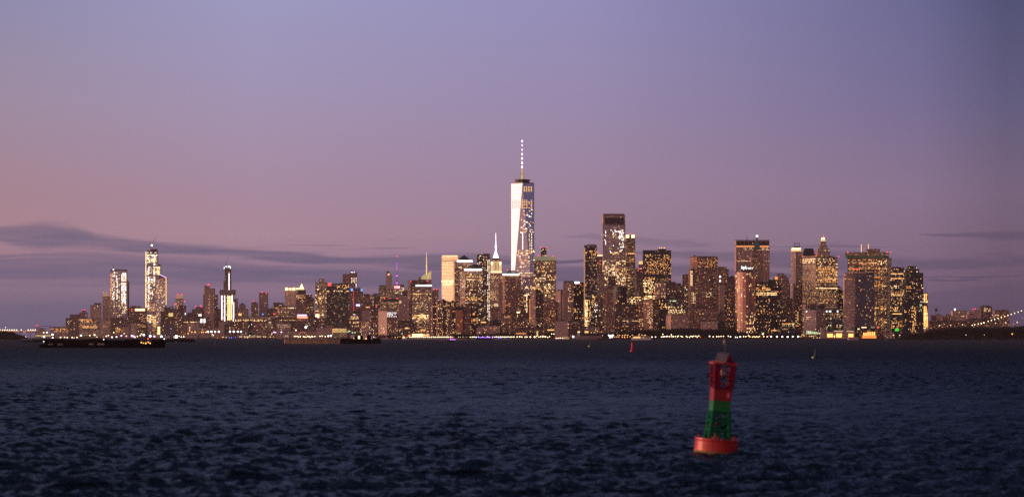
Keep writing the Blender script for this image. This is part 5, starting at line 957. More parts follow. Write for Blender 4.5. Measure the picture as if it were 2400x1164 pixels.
lamps('street_lamp', 'warm street lamp left of the even promenade row', 'street lamp', 'lamps left of the promenade row', 'w', 1.15, [(878.5, 790.5), (883, 789.5, 1.4), (888, 789.5, 1.5), (893, 790), (897, 789), (903, 789.5), (907, 789), (912, 789.5), (917, 790), (920.5, 789.5, 1.4), (926, 790), (932, 789.5), (937, 788.8, 1.5), (950, 789), (954, 789.5)], )
lamps('blue_lamp', 'small blue-violet dock lamp among the promenade lamps', 'lamp', 'blue dock lamps', 'blue', 1.3, [(1116.5, 790.5), (1125, 790, 1.8), (1134, 791, 1.7), (1140.5, 791, 1.5), (1147, 790.8, 1.5), (1153.5, 791, 1.2), (1169, 790.6, 2), (1174.5, 790.5, 1.3), (1187, 790.5, .9)])
lamps('magenta_lamp', 'magenta dock lamp among the blue ones', 'lamp', 'magenta dock lamps', 'mag', 1.0, [(1128.5, 790), (1137, 789.2), (1143.5, 789), (1149.5, 789)])
lamps('white_lamp', 'cold white lamp over the blue dock lamps', 'lamp', 'white dock lamps', 'c', 1.0, [(1121, 789), (1131, 789), (1142, 788.5), (1146, 789), (1155, 789), (1159, 789)])
lamps('street_lamp', 'warm lamp on the park shore between the museum and the pale cube', 'street lamp', 'park shore lamps', 'lam', 1.1, [(1243, 789, 1.7), (1253, 789, 1.9), (1258, 787), (1263, 789), (1267, 788, 1.2), (1271, 788.4, 1.3), (1275, 788, 1.3), (1279, 788.5, 1.3), (1284, 790), (1288, 788), (1293, 782), (1298, 782), (1303.5, 792), (1308, 792), (1313, 791.5, 1.3), (1318, 791.5)])
lamps('floodlight', 'big pinkish white floodlight beside the pale clock tower', 'floodlight', None, 'W', 2.3, [(1343.5, 788.7)])
lamps('street_lamp', 'amber lamp under the dark pier roof right of the clock tower', 'street lamp', 'pier lamps', 'w', 1.1, [(1348.5, 791.5), (1352, 791.5), (1367.5, 791.5), (1375.5, 791.3, 1.3), (1386.5, 791.3), (1390, 791.2), (1412, 785.8)])
lamps('floodlight', 'dazzling white floodlight in the bright cluster at the park landing', 'floodlight', 'landing floodlights', 'W', 1.7, [(1427, 785.2), (1432, 786.5, 2.4), (1430, 789.5, 2.0), (1436.5, 785), (1434.5, 789)])
lamps('street_lamp', 'warm lamp of the park shore left of the white ferry', 'street lamp', 'lamps by the white ferry', 'w', 1.2, [(1440, 789), (1444.5, 789), (1448, 785), (1449, 789), (1452.5, 785), (1459, 785.3), (1458.5, 789.3, 1.4), (1463.5, 784.8), (1464, 789, 1.4), (1466.5, 784.5), (1471.5, 785, 1.4), (1470.5, 789.5, 1.3), (1477, 788), (1482, 784.6), (1498.5, 782.8), (1497, 785.5), (1504.5, 784.5), (1510, 785.2, 1.3), (1513, 785)])
lamps('street_lamp', 'warm lamp scattered along the park shore in front of the trees', 'street lamp', 'lamps before the park trees', 'lam', 1.2, [(1528, 789, 1.4), (1550.5, 789, 1.2), (1554, 788.5), (1553.5, 782.7, 1.2), (1557, 788), (1569.5, 788), (1573.5, 783.8), (1575, 788), (1578.5, 788), (1583, 787.6, 1.2), (1588, 788, 1.3), (1590, 786.8), (1596.5, 787.5, 1.2), (1599.5, 788.6, 1.2), (1608.5, 787.5), (1611, 789.3, 1.2), (1616, 789.3, 1.3), (1619.5, 787.2), (1623, 788.2, 1.3), (1626, 787), (1630.5, 787.2), (1634, 788.8, 1.3), (1637.5, 786.5), (1671.5, 788.5), (1680, 788, 1.3), (1685, 788), (1690, 787.5, 1.2), (1695.5, 787.3, 1.3), (1707, 787, 1.2), (1712, 788.3, 1.5), (1735, 788.5, 1.8), (1743, 788, 1.3), (1748, 788), (1790, 788), (1798, 788.3)])
lamps('white_lamp', 'cold white lamp on the park shore before the trees', 'lamp', 'cold lamps before the park trees', 'c', 1.3, [(1536.5, 789), (1561.5, 787.8, 1.5), (1565, 787.6), (1663, 787.3, 1.7), (1724, 789.5, 1.5), (1728, 790)])
lamps('red_lamp', 'small red lamp at the park shore', 'lamp', 'red shore lamps', 'red', 1.1, [(1450.5, 788.5), (1464, 791), (1641.5, 789), (1485.5, 792), (1802.5, 786.5)])
lamps('green_lamp', 'green navigation light at the sea wall before the trees', 'navigation light', None, 'grn', 1.2, [(1585.5, 793)])
lamps('street_lamp', 'golden lamp packed in the bright row below the black glass office', 'street lamp', 'golden lamps below the black office', 'b', 1.3, [(1754.5, 786.5, 1.6), (1757.5, 788.5), (1763.5, 789), (1767, 788, 1.4), (1770.5, 789.3), (1773.5, 788, 1.4), (1777, 789.3), (1780, 787.5)])
lamps('floodlight', 'reddish white floodlight above the golden lamps', 'floodlight', None, 'b', 2.3, [(1788, 782)])
lamps('floodlight', 'large white lamp in the spaced row left of the glass ferry terminal', 'floodlight', 'spaced row of large white lamps', 'W', 1.75, [(1807.5, 788.3), (1821, 788.3), (1833.5, 788.4), (1846, 788.6, 1.9), (1858, 788.2), (1870.5, 788, 1.9)])
lamps('street_lamp', 'warm lamp at the door of the glass ferry terminal', 'street lamp', 'ferry terminal lamps', 'w', 1.2, [(1875, 788), (1880, 783.8, 1.3), (1884, 783.8, 1.3), (1879, 788), (1884.5, 787), (1897, 787.5, 1.3), (1901.5, 787.3, 1.6), (1905, 787), (1907, 791), (1915, 791), (1921, 791)])
lamps('street_lamp', 'yellow street lamp on the dark hill across the river', 'street lamp', 'hill lamps across the river', 'p', 1.35, [(2202, 762.3, 1.6), (2213, 759.5, 1), (2228.3, 761.5), (2256, 760.3), (2333.5, 756.8), (2357, 755.7, 1.6), (2384, 754.6, 1.5), (2283, 766, .8), (2326, 738, .9), (2334, 738.3, 1.2), (2339, 738.5)], Y=7880)
lamps('street_lamp', 'small lamp on the dark wooded island at the right', 'street lamp', 'island lamps', 'w', 1.2, [(2264, 784.3), (2307, 784.3, .9)], Y=5295, zb=1.6)
lamps('floodlight', 'orange floodlight on the wooded island at the far right', 'floodlight', None, 'amb', 1.7, [(2372.5, 782)], Y=5295, zb=1.6)
lamps('floodlight', 'white floodlight on a tall mast beside the pale silos', 'floodlight', 'pier floodlights', 'W', 2.1, [(487, 776.7), (495.5, 776.7), (504, 776.7), (513, 776.7), (539, 776.6), (548, 776.6, 2.4), (557.5, 776.6), (565, 776.6)])
lamps('street_lamp', 'amber lamp left of the white pier floodlights', 'street lamp', 'amber pier lamps', 'amb', 1.5, [(449.5, 777.8), (457.2, 777.6, 1.7), (473, 777.8, 1.6), (477.2, 777.8, 1.1), (483, 777.6, 1.5)])
lamps('floodlight', 'violet-white floodlight in the tight row left of the brown barge', 'floodlight', 'violet floodlights', 'vio', 1.6, [(642, 778), (646.5, 778.5), (651, 778.5), (655, 777.7, 1.9), (659.5, 777.7, 1.8)])
lamps('street_lamp', 'warm lamp along the shore behind the brown barge', 'street lamp', 'lamps behind the brown barge', 'lam', 1.2, [(690, 787.5), (693, 787.2), (696.5, 787.5), (700, 789), (704, 788), (711, 788), (714, 788.7), (717.5, 789.3), (721.5, 787.3), (724.5, 788.2), (727, 789.8), (730, 787.8), (733, 788.3), (738, 787.7), (750, 787.2), (755, 786.8), (762.5, 788), (693.5, 773.2, 1.6)])
lamps('floodlight', 'pinkish white floodlight at the pale terminal hall', 'floodlight', 'terminal hall floodlights', 'W', 1.9, [(769.5, 787), (775.5, 786.3), (716.8, 766.5, 2.6)])
lamps('green_lamp', 'pale green lamp right of the yellow lattice hall', 'lamp', 'pale green lamps', 'g', 1.7, [(816, 777), (819.5, 775.5), (826, 779), (832, 779), (844.5, 777, 1.3)], Y=7880)
lamps('floodlight', 'large white floodlight low on the far left shore', 'floodlight', 'far left white floodlights', 'W', 1.9, [(28.8, 782.6, 2.1), (103.2, 788.6, 2.2), (123, 783.6, 2.3), (123.5, 791, 1.6), (190, 785.6, 1.9), (262.5, 789.5, 1.7), (273, 789, 1.6), (337, 784.2, 2.4), (352, 787, 2.7), (378.5, 788, 2.6)])
lamps('floodlight', 'violet-tinged floodlight on the far left shore', 'floodlight', 'far left violet floodlights', 'vio', 2.0, [(284.5, 786), (309, 786.5, 2.4), (313, 787.4), (361.5, 787.8, 2.1)])
lamps('street_lamp', 'small warm lamp low on the far left shore', 'street lamp', 'far left warm lamps', 'lam', 1.25, [(44, 788.8, 1), (54.5, 789.7, 1.5), (59.5, 789, 1.4), (83.5, 792, .7), (110, 778.5, 1.5), (102.5, 778.8, 1.3), (142, 790, 1.6), (151.5, 789.7, 1.4), (157.5, 790.5, 1.3), (169, 790.2, 1.3), (173.5, 791, .9), (180.5, 789.8, 1.4), (210.5, 785.5, 1.4), (221.5, 784.5, 1.9), (227, 789, .9), (249, 787, 1.3), (254, 785.5, 1.3), (266.7, 778.5, 1.2), (291, 781, 1), (296, 787, 1.2), (316, 789.5, 1.6), (322, 787.5, 1.3), (329, 785.5), (331.5, 782, 1.2), (420, 787, 1.1), (425, 789, 1.3), (430.5, 788.5, 1.4), (441, 781, .9), (498, 782.5, 1), (500, 785.5, 1)])
lamps('pier_lamp', 'yellow lamp at the waterline below the silos', 'lamp', 'waterline lamps', 'w', 1.2, [(509.5, 791.5, 1.1), (521, 789.5), (524, 789.5), (530, 790.3, 1.3), (580, 790.7, 1.7), (574, 791, .8), (653, 787.5, 1.5), (636.5, 783.5, 1.3), (567, 782.5, .9)])
lamps('blue_lamp', 'deep blue lamp at the waterline right of the silos', 'lamp', 'waterline blue lamps', 'blue', 1.2, [(538, 790.6), (542.5, 790.6, 1.3), (551.5, 790.3, 1)])
# ------------------------------------------------------------------ bridges, flag
def left_bridge():
    Y = 11500; r = thing('bridge', 'low lit causeway bridge on the horizon at the far left', 'bridge', (X_(40, Y), Y, 0))
    mb = MB(); mb.pb(-120, 90, 776.9, 778.6, Y, 12); part(r, 'deck', mb, M['dark'])
    for x in range(-110, 90, 12):
        mb = MB(); mb.pb(x, x + 1, 778.7, 790, Y + 3, 5); part(r, 'pier', mb, M['conc'])
    for a, b_ in ((-20, 7), (10, 12), (14, 16.5), (18.5, 23), (24.5, 26.5), (30, 34), (35.5, 39.5), (41, 42.2), (43.3, 45), (58, 61), (65, 67), (68.5, 70.5), (72.5, 75.5), (79, 82.5), (84, 86)):
        mb = MB(); mb.pb(a, b_, 774.4, 776.7, Y - .5, .4); part(r, 'lit_bay', mb, E['o'])
left_bridge()
lamps('street_lamp', 'small orange street lamp scattered over the dark rooftops across the river', 'street lamp', 'orange lamps across the river', 'o', 1.3, [(2182, 768), (2190, 765.5, .9), (2209, 766, 1), (2220, 764, 1.1), (2238, 765, .9), (2247, 757, 1.1), (2262, 762, .9), (2291, 763, 1), (2313, 762, 1.2), (2322, 744, 1.2), (2330, 741, 1.2), (2343, 748, .9), (2351, 762, 1.1), (2362, 750, 1), (2375, 759, 1), (2390, 762, 1), (2396, 745, .9)], Y=7890)
lamps('bridge_lamp', 'round lamp standing on the far left causeway bridge', 'street lamp', 'causeway bridge lamps', 'lam', 1.25, [(x, 772.6 + (i % 2) * .2) for i, x in enumerate((.5, 6, 11.5, 17, 22.5, 28, 33.5, 39, 50, 66.3, 72, 77.3, 82.7))] + [(13, 766.8, .9)], Y=11503)
def flag():
    Y = 5700; x = X_(53.3, Y); r = thing('flagpole', 'tall flagpole with a pale drooping flag on the left island', 'flagpole', (x, Y, 1.2))
    mb = MB(); mb.cyl((x, Y, 1.2), (x, Y, Z_(768, Y)), .28, .12, 6); part(r, 'pole', mb, M['white'])
    mb = MB(); q = [(53.8, 774), (55.5, 774.6), (58.2, 776.8), (60.2, 781), (60.6, 784), (58.6, 781), (56.2, 779.6), (53.8, 778.8)]
    a_ = [(X_(u_, Y), Y - .1 + .4 * math.sin(u_ * 2), Z_(v_, Y)) for u_, v_ in q]; b_ = [(p_[0], p_[1] + .15, p_[2]) for p_ in a_]; mb.face(a_); mb.face(b_[::-1])
    for i in range(8): j = (i + 1) % 8; mb.face([a_[i], b_[i], b_[j], a_[j]])
    part(r, 'flag', mb, mat('glowing_flag_cloth', (.75, .5, .5), .8, emit=(1, .5, .45), es=.25))  # cloth given a faint pink glow of its own
flag()
def right_bridge():
    Y = 7800; r = thing('suspension_bridge', 'suspension bridge cable strung with lights rising out of frame on the right', 'bridge', (X_(2400, Y), Y, 0))
    pts = [(2240, 767), (2260, 765), (2279, 761.5), (2284.5, 760.3), (2293, 758.5), (2300, 757.6), (2306, 755.7), (2316, 752.5), (2323.5, 750.2), (2331.5, 748), (2339.5, 745.6), (2347, 743.3), (2355, 741), (2362.5, 738.4), (2370, 736), (2378, 733.5), (2386.5, 730.8), (2394, 728), (2402, 725), (2411, 721.6), (2421, 717.5), (2432, 712.5), (2445, 706), (2460, 697)]
    mb = MB()
    for a, b_ in zip(pts, pts[1:]): mb.cyl(P(a[0], a[1] + .9, Y), P(b_[0], b_[1] + .9, Y), .5, n=5, cap=False)
    part(r, 'main_cable', mb, M['dark'])
    for x, y in pts[2:-1]:
        if x > 2405: continue
        mb = MB(); mb.ball(P(x, y, Y - 1), 1.3 * (1.25 if 2296 < x < 2310 else 1), 8, 5, 1.2); part(r, 'cable_light', mb, E['lam'])
    for x, y in pts[6:]:
        mb = MB(); mb.cyl(P(x, y + 1, Y), P(x, 767, Y), .12, n=4); part(r, 'hanger', mb, M['dark'])
    mb = MB(); mb.pb(2240, 2470, 767, 769.5, Y - 6, 14); part(r, 'deck', mb, M['dark'])
    mb = MB(); mb.pb(2457, 2464, 690, 790, Y - 4, 10); part(r, 'tower', mb, M['steel'])
right_bridge()
# ------------------------------------------------------------------ vessels
def hull_mb(x0, x1, ytop, ybot, Y, beam, bowl=0, bowr=0):
    """hull from photo columns; bowl/bowr = share of the length that tapers to a raked bow on either end"""
    a, d = X_(x0, Y), X_(x1, Y); W = d - a; z1 = Z_(ytop, Y); z0 = -.6; h = beam / 2; c = Y + h
    def ol(k): 
        p_ = []
        p_ += [(a + (W * bowl * .35 if k else 0), c - (.12 * h if bowl else h)), ] if bowl else [(a, c - h)]
        if bowl: p_ += [(a + W * bowl, c - h)]
        if bowr: p_ += [(d - W * bowr, c - h), (d - (W * bowr * .35 if k else 0), c - .12 * h), (d - (W * bowr * .35 if k else 0), c + .12 * h), (d - W * bowr, c + h)]
        else: p_ += [(d, c - h), (d, c + h)]
        if bowl: p_ += [(a + W * bowl, c + h), (a + (W * bowl * .35 if k else 0), c + .12 * h)]
        else: p_ += [(a, c + h)]
        return p_
    mb = MB(); mb.prism(ol(1), z0, z1, True, False, ol(0)); return mb
def vessel(name, label, cat, x0, x1, ytop, Y, beam, mhull, bowl=0, bowr=0, parts=()):
    r = thing(name, label, cat, (X_((x0 + x1) / 2, Y), Y + beam / 2, 0)); part(r, 'hull', hull_mb(x0, x1, ytop, None, Y, beam, bowl, bowr), mhull)
    for q in parts:
        nm, a, b_, y0, y1, m_ = q[:6]; dy = q[6] if len(q) > 6 else beam * .15; dd = q[7] if len(q) > 7 else beam * .6
        mb = MB(); mb.pb(a, b_, y0, y1, Y + dy, dd); part(r, nm, mb, m_)
    return r
def ball_part(r, nm, x, y, Y, rad, k):
    mb = MB(); mb.ball(P(x, y, Y), rad, 8, 5); part(r, nm, mb, E[k])
v = vessel('barge', 'long low barge with rust red cargo walls and pale gaps, nearest dark vessel at left', 'barge', 82.5, 247, 806.3, 1610, 16, M['hull'], .06, 0, (
    ('cargo_wall', 105, 149, 794, 806.2, M['rust']), ('cargo_wall', 149, 205, 795.2, 806.2, M['rust']), ('cargo_wall', 205, 246, 793.6, 806.2, M['rust']),
    ('pale_gap', 112, 124, 804.6, 808, M['steel'], -.3, .3), ('pale_gap', 134, 147, 804.6, 808.4, M['steel'], -.3, .3), ('pale_gap', 208, 219, 804, 807.5, M['stone'], -.3, .3), ('pale_gap', 228, 245, 803.8, 807.8, M['stone'], -.3, .3)))
ball_part(v, 'bow_lamp', 243, 794.8, 1612, .35, 'c')
vessel('barge', 'plain black barge joined end to end, right of the rust red one', 'barge', 247.2, 384, 798.5, 1610, 16, M['hull'], 0, .04, (('cargo_wall', 249, 292, 796.5, 798.4, M['hull']), ('cargo_wall', 292, 327, 794.6, 798.4, M['hull']), ('cargo_wall', 357, 382, 794.8, 798.4, M['rust'])))
v = vessel('tugboat', 'tugboat with five orange deck lights and a red mast light, hidden among black barges', 'tugboat', 326, 358, 803.5, 1595, 9, M['hull'], 0, .1, (('deckhouse', 329, 350, 796, 803.4, M['dark']), ('wheelhouse', 340, 349, 789.5, 796, M['dark']), ('funnel', 342, 345.5, 786, 789.5, M['dark'])))
for x, y, rr, k in ((331, 801.8, .42, 'amb'), (335.6, 803.3, .34, 'amb'), (341.5, 803.7, .5, 'amb'), (347.3, 801.2, .42, 'amb'), (351.8, 803.6, .42, 'amb'), (347.2, 793.2, .5, 'red')): ball_part(v, 'deck_light', x, y, 1593.5, rr, k)
v = vessel('barge', 'flat black barge with pale deck strips, behind the nearest barge at the far left', 'barge', 48, 128, 797.5, 3450, 22, M['hull'], .05, 0, (('pale_deck_box', 51, 63, 793, 796.2, M['steel']), ('pale_deck_box', 64, 76, 792.8, 796, M['steel']), ('deck_edge', 78, 126, 795.5, 797.4, M['hull'])))
ball_part(v, 'deck_lamp', 102.5, 799.6, 3448, .7, 'c')
v = vessel('barge', 'flat black barge with one white lamp, peeking out right of the tug', 'barge', 370, 456.5, 797.5, 3450, 22, M['hull'], 0, .08, (('deck_edge', 383, 452, 794.5, 797.4, M['hull']),)); ball_part(v, 'deck_lamp', 385, 793.6, 3448, .8, 'c'); ball_part(v, 'waterline_lamp', 412.5, 801.4, 3444, .5, 'p')
v = vessel('barge', 'brown heaped gravel barge between the violet floodlights and the black tug', 'barge', 664, 797, 795.5, 2590, 18, M['brown'], .03, 0)
rg = np.random.RandomState(3); mb = MB(); nx = 70; xs = np.linspace(665, 795, nx); hh = [790.5 + 1.3 * math.sin(q * .13) + rg.rand() * 1.2 + max(0, (q - 770) * .14) for q in xs]
for i in range(nx - 1):
    for j in range(5):
        c0 = [1.4 * (1 - abs(j_ - 2.5) / 2.5) for j_ in (j, j + 1)]
        g = lambda i_, j_: (X_(xs[i_], 2590), 2592 + j_ * 3, 4.0 + (Z_(hh[i_], 2590) - 4.0) * max(0, 1 - ((j_ - 2.5) / 2.5) ** 2) + rg.rand() * .0)
        mb.face([g(i, j), g(i + 1, j), g(i + 1, j + 1), g(i, j + 1)])
part(v, 'gravel_heap', mb, M['brown'])
v = vessel('tugboat', 'black tug and deck barge with white boxes and one glowing cabin window', 'tugboat', 792, 891, 795, 2590, 16, M['hull'], .08, 0, (
    ('bulwark', 800, 830, 792.5, 795, M['hull']), ('wheelhouse', 831, 850, 787, 795, M['hull']), ('white_box', 851, 860, 785.5, 795, M['white']), ('black_box', 861, 869, 784, 795, M['hull']), ('white_box', 869.5, 873, 786, 795, M['white']), ('bulwark', 873, 890, 791.8, 795, M['hull']), ('white_box', 822, 830.5, 784.5, 793, M['white']), ('funnel', 845, 848, 784, 787, M['hull']), ('cabin_window', 839.2, 843.6, 786.5, 793.4, E['b'], 1.6, .3)))
ball_part(v, 'deck_lamp', 858, 793, 2588, .7, 'amb'); ball_part(v, 'deck_lamp', 829.5, 792.5, 2588, .5, 'w')
v = vessel('speedboat', 'small dark speedboat with a glowing magenta cabin before the promenade lamps', 'boat', 1050, 1063, 796.8, 3600, 4, M['hull'], .35, 0, (('cabin', 1051, 1057, 793.2, 796.7, M['shed']), ('magenta_light', 1056, 1067.5, 793.4, 796.4, mat('magenta_glow', (.3, .05, .3), .5, emit=(.9, .22, .85), es=.8), -.2, 1), ('violet_light', 1055, 1058.5, 793.2, 796, E['blue'], -.6, .4)))
ball_part(v, 'red_lamp', 1056.8, 790.8, 3600, .9, 'red')
v = vessel('party_boat', 'long dark boat beneath the blue and magenta dock lamps', 'boat', 1115, 1155, 793.3, 5900, 8, M['hull'], .05, .05, (('upper_deck', 1118, 1152, 791.3, 793.2, M['dark']),))
v = vessel('ferry', 'long white moored ferry with a yellow lit deck at the park shore', 'ferry', 1480, 1527, 791, 5860, 11, M['white'], .04, .04, (('upper_deck', 1483, 1524, 787, 790.9, M['shed']), ('lit_windows', 1484, 1501, 788.6, 791.6, E['w'], -.3, .3), ('lit_windows', 1505.5, 1511, 789, 791.4, E['dp'], -.3, .3)))
v = vessel('patrol_boat', 'small white boat with red and warm lamps at the left end of the promenade', 'boat', 941, 953, 791.5, 6500, 6, M['white'], .3, 0, (('cabin', 944, 951, 788, 791.4, M['white']), ('cabin_light', 943, 949, 789, 791.4, E['p'], -.4, .3))); ball_part(v, 'red_lamp', 946.5, 786.7, 6499, 1.4, 'red'); ball_part(v, 'green_lamp', 943.8, 785.6, 6499, 1, 'grn')
vessel('work_boat', 'small dark work boat moored left of the little white boat', 'boat', 931, 940, 790.5, 6500, 5, M['hull'], .2, 0, (('cabin', 934, 938, 788.5, 790.4, M['dark']),))
vessel('harbour_boat', 'pale low boat lying in front of the ferry slips', 'boat', 1987, 2012.5, 791.5, 5750, 9, M['shed'], .06, .02, (('deckhouse', 1990, 2009, 789.2, 791.4, M['shed']),))
# pier house with lantern tower, left of the park
r = thing('pier_building', 'long dark-roofed pier building with a small pale lantern tower at its left end', 'pier building', (X_(1385, 5890), 5890, GZ)); Yp = 5886
mb = MB(); mb.pb(1361, 1412, 786, 793, Yp, 18); part(r, 'walls', mb, M['conc'])
mb = MB(); x0, x1 = X_(1360, Yp), X_(1408, Yp); zr, zt = Z_(786, Yp) + .05, Z_(780.5, Yp)
mb.prism([(x0, Yp - 1), (x1, Yp - 1), (x1, Yp + 19), (x0, Yp + 19)], zr, zt, True, True, [(x0 + 5, Yp + 8), (x1 - 8, Yp + 8), (x1 - 8, Yp + 10), (x0 + 5, Yp + 10)]); part(r, 'roof', mb, M['roof'])
mb = MB(); mb.pb(1347, 1359, 785.5, 793, Yp, 12); part(r, 'end_wing', mb, M['shed'])
mb = MB(); mb.pb(1354, 1358.6, 778.5, 785.4, Yp + 2, 5); part(r, 'lantern_tower', mb, M['white'])
mb = MB(); mb.cyl(P(1356.3, 778.5, Yp + 4), P(1356.3, 776.6, Yp + 4), 2.6, 2.6, 8); part(r, 'lantern', mb, E['b'])
mb = MB(); mb.cyl(P(1356.3, 776.5, Yp + 4), P(1356.3, 773, Yp + 4), 2.6, .2, 8); part(r, 'spire', mb, E['d'])
# pale dome tent, shed with arch lights
r = thing('tent', 'low glowing pale dome tent beside the concrete cube', 'tent', (X_(1327, 5960), 5960, GZ)); mb = MB(); cxx = X_(1327, 5960)
for j in range(4):
    mb.cyl((cxx, 5962, GZ + 5.5 * math.sin(j * R(22.5))), (cxx, 5962, GZ + 5.5 * math.sin((j + 1) * R(22.5))), 8 * math.cos(j * R(22.5)), max(8 * math.cos((j + 1) * R(22.5)), .1), 16, cap=False)
part(r, 'canopy', mb, LITM2)
r = thing('light_arch', 'string of warm lights forming a peaked arch behind the brown barge', 'light arch', (X_(709, 7960), 7960, GZ))
ap = [(699.5, 787), (702.5, 782), (705.5, 778.3), (710, 777.6), (714, 778.5), (717, 782), (719.5, 787)]
for a, b_ in zip(ap, ap[1:]): bar(r, 'light_string', a, b_, 7958, .8, E['o'])
# ------------------------------------------------------------------ buoys
def lathe(prof, n=28):
    mb = MB()
    c = [(math.cos(2 * math.pi * i / n), math.sin(2 * math.pi * i / n)) for i in range(n + 1)]
    for (r0, z0), (r1, z1) in zip(prof, prof[1:]):
        for i in range(n):
            (a, b_), (d, e_) = c[i], c[i + 1]; mb.face([(a * r0, b_ * r0, z0), (d * r0, e_ * r0, z0), (d * r1, e_ * r1, z1), (a * r1, b_ * r1, z1)])
    return mb
def main_buoy():
    Y = 151.6; x = X_(1677.5, Y)
    r = thing('navigation_buoy', 'large leaning navigation buoy, red hull with green lower and red upper tower, in the foreground', 'buoy', (x, Y, -.12)); r.rotation_euler = (R(1.5), R(4.6), R(8))
    def pt(nm, mb, m_, smooth=False): return part(r, nm, mb, m_, off=(0, 0, 0), smooth=smooth)
    RED = mat('buoy_red_paint', (.55, .022, .015), .42, noise=.5, nscale=1.2); GRN = mat('buoy_green_paint', (.004, .17, .022), .4, noise=.4, nscale=1.5)
    GRD = mat('buoy_green_frame', (.006, .11, .05), .85, spec=.1); RDD = mat('buoy_red_frame', (.17, .008, .025), .85, spec=.1)
    rust = mat('buoy_waterline_rust', (.30, .17, .06), .8, noise=.6, nscale=3); pale = mat('buoy_grey_paint', (.30, .26, .24), .5, noise=.4, nscale=2); lens = mat('equipment_paint', (.50, .40, .34), .5)
    pt('hull', lathe([(.1, -.7), (1.05, -.7), (1.27, -.45), (1.29, .30), (1.29, .84), (1.22, .97), (.9, 1.0), (0.01, 1.0)], 40), RED)
    pt('waterline_band', lathe([(1.296, -.2), (1.31, -.12), (1.31, .26), (1.296, .3)], 40), rust)
    pt('deck_rim', lathe([(1.25, .93), (1.33, .93), (1.33, 1.02), (1.25, 1.02), (1.25, .93)], 40), RED)
    for a in (20, 160, 250, 320):
        mb = MB(); c = Vector((math.cos(R(a)) * 1.12, math.sin(R(a)) * 1.12, 1.02)); t_ = Vector((-math.sin(R(a)), math.cos(R(a)), 0)) * .14
        mb.cyl(c - t_, c - t_ + Vector((0, 0, .16)), .03, n=6); mb.cyl(c + t_, c + t_ + Vector((0, 0, .16)), .03, n=6); mb.cyl(c - t_ + Vector((0, 0, .16)), c + t_ + Vector((0, 0, .16)), .03, n=6); pt('lifting_lug', mb, RED)
    def frame(nm, z0, z1, w0, w1, m_, rungs, rl=.055, brace=True):
        cs = [(-1, -1), (1, -1), (1, 1), (-1, 1)]
        P0 = [Vector((a * w0, b * w0, z0)) for a, b in cs]; P1 = [Vector((a * w1, b * w1, z1)) for a, b in cs]
        for i in range(4):
            mb = MB(); mb.cyl(P0[i], P1[i], rl, n=8); pt(nm + '_leg', mb, m_)
        for t in rungs:
            mb = MB(); Q = [P0[i].lerp(P1[i], t) for i in range(4)]
            for i in range(4): mb.cyl(Q[i], Q[(i + 1) % 4], rl * .7, n=6)
            pt(nm + '_ring', mb, m_)
        if brace:
            for i in range(4):
                mb = MB(); j = (i + 1) % 4
                ts = [0] + list(rungs)
                for k, (ta, tb) in enumerate(zip(ts, ts[1:])):
                    a_, b_ = (i, j) if k % 2 else (j, i); mb.cyl(P0[a_].lerp(P1[a_], ta), P0[b_].lerp(P1[b_], tb), rl * .55, n=6)
                pt(nm + '_brace', mb, m_)
    frame('lower', 1.0, 2.62, .60, .47, GRD, (.33, .66, 1.0), .125)
    # bell and battery box inside the lower frame
    pt('bell', lathe([(.02, 2.25), (.12, 2.24), (.2, 2.1), (.24, 1.85), (.31, 1.72), (.28, 1.70), (.01, 1.72)], 20), mat('bell_bronze', (.06, .035, .03), .5, .5))
    mb = MB(); mb.box(-.17, .17, -.17, .17, 1.02, 1.62); pt('battery_box', mb, mat('box_olive', (.12, .14, .08), .7))
    for i in range(4):
        t = R(i * 90); mb = MB(); mb.cyl((math.cos(t) * .42, math.sin(t) * .42, 2.55), (math.cos(t) * .36, math.sin(t) * .36, 1.78), .03, .045, 6); pt('clapper', mb, M['dark'])
    def panel(nm, z0, z1, w0, w1, m_):
        mb = MB(); mb.prism([(-w0, -w0), (w0, -w0), (w0, w0), (-w0, w0)], z0, z1, True, True, [(-w1, -w1), (w1, -w1), (w1, w1), (-w1, w1)]); return pt(nm, mb, m_)
    panel('green_daymark', 2.62, 3.27, .525, .535, GRN); panel('red_daymark', 3.275, 3.99, .535, .545, mat('daymark_red_paint', (.30, .012, .012), .42, noise=.5, nscale=2))
    mb = MB(); mb.prism([(.24, -.585), (.40, -.585), (.40, -.56), (.24, -.56)], 3.48, 3.78, True, True); pt('pink_mark', mb, mat('mark_pink', (.75, .12, .16), .35))  # small pink patch on the red daymark
    frame('upper', 3.99, 5.42, .53, .60, RDD, (0.02, .52, 1.0), .075, True)
    mb = MB(); mb.box(-.5, -.26, -.63, -.57, 4.0, 5.35); pt('side_plate', mb, RDD)
    mb = MB(); mb.box(.30, .56, -.63, -.57, 4.0, 5.35); pt('side_plate', mb, RDD)
    mb = MB(); mb.box(-.12, .13, -.15, .1, 4.66, 5.2); pt('equipment_case', mb, lens)
    mb = MB(); mb.box(-.3, .34, -.3, .3, 4.25, 4.34); pt('shelf', mb, pale)
    mb = MB(); mb.box(-.74, .70, -.66, .66, 5.42, 5.50); pt('top_plate', mb, RED)
    # solar panels leaning together like a ridge tent
    def slab(nm, q, m_, d=.05):
        a_ = [Vector(p_) for p_ in q]; n = (a_[1] - a_[0]).cross(a_[2] - a_[0]).normalized() * d; b_ = [p_ + n for p_ in a_]; mb = MB(); mb.face(a_); mb.face(b_[::-1])
        for i in range(4): j = (i + 1) % 4; mb.face([a_[i], b_[i], b_[j], a_[j]])
        return pt(nm, mb, m_)
    slab('solar_panel', [(-.74, -.68, 5.53), (-.44, -.20, 6.10), (.24, -.20, 6.12), (-.02, -.68, 5.53)], pale)
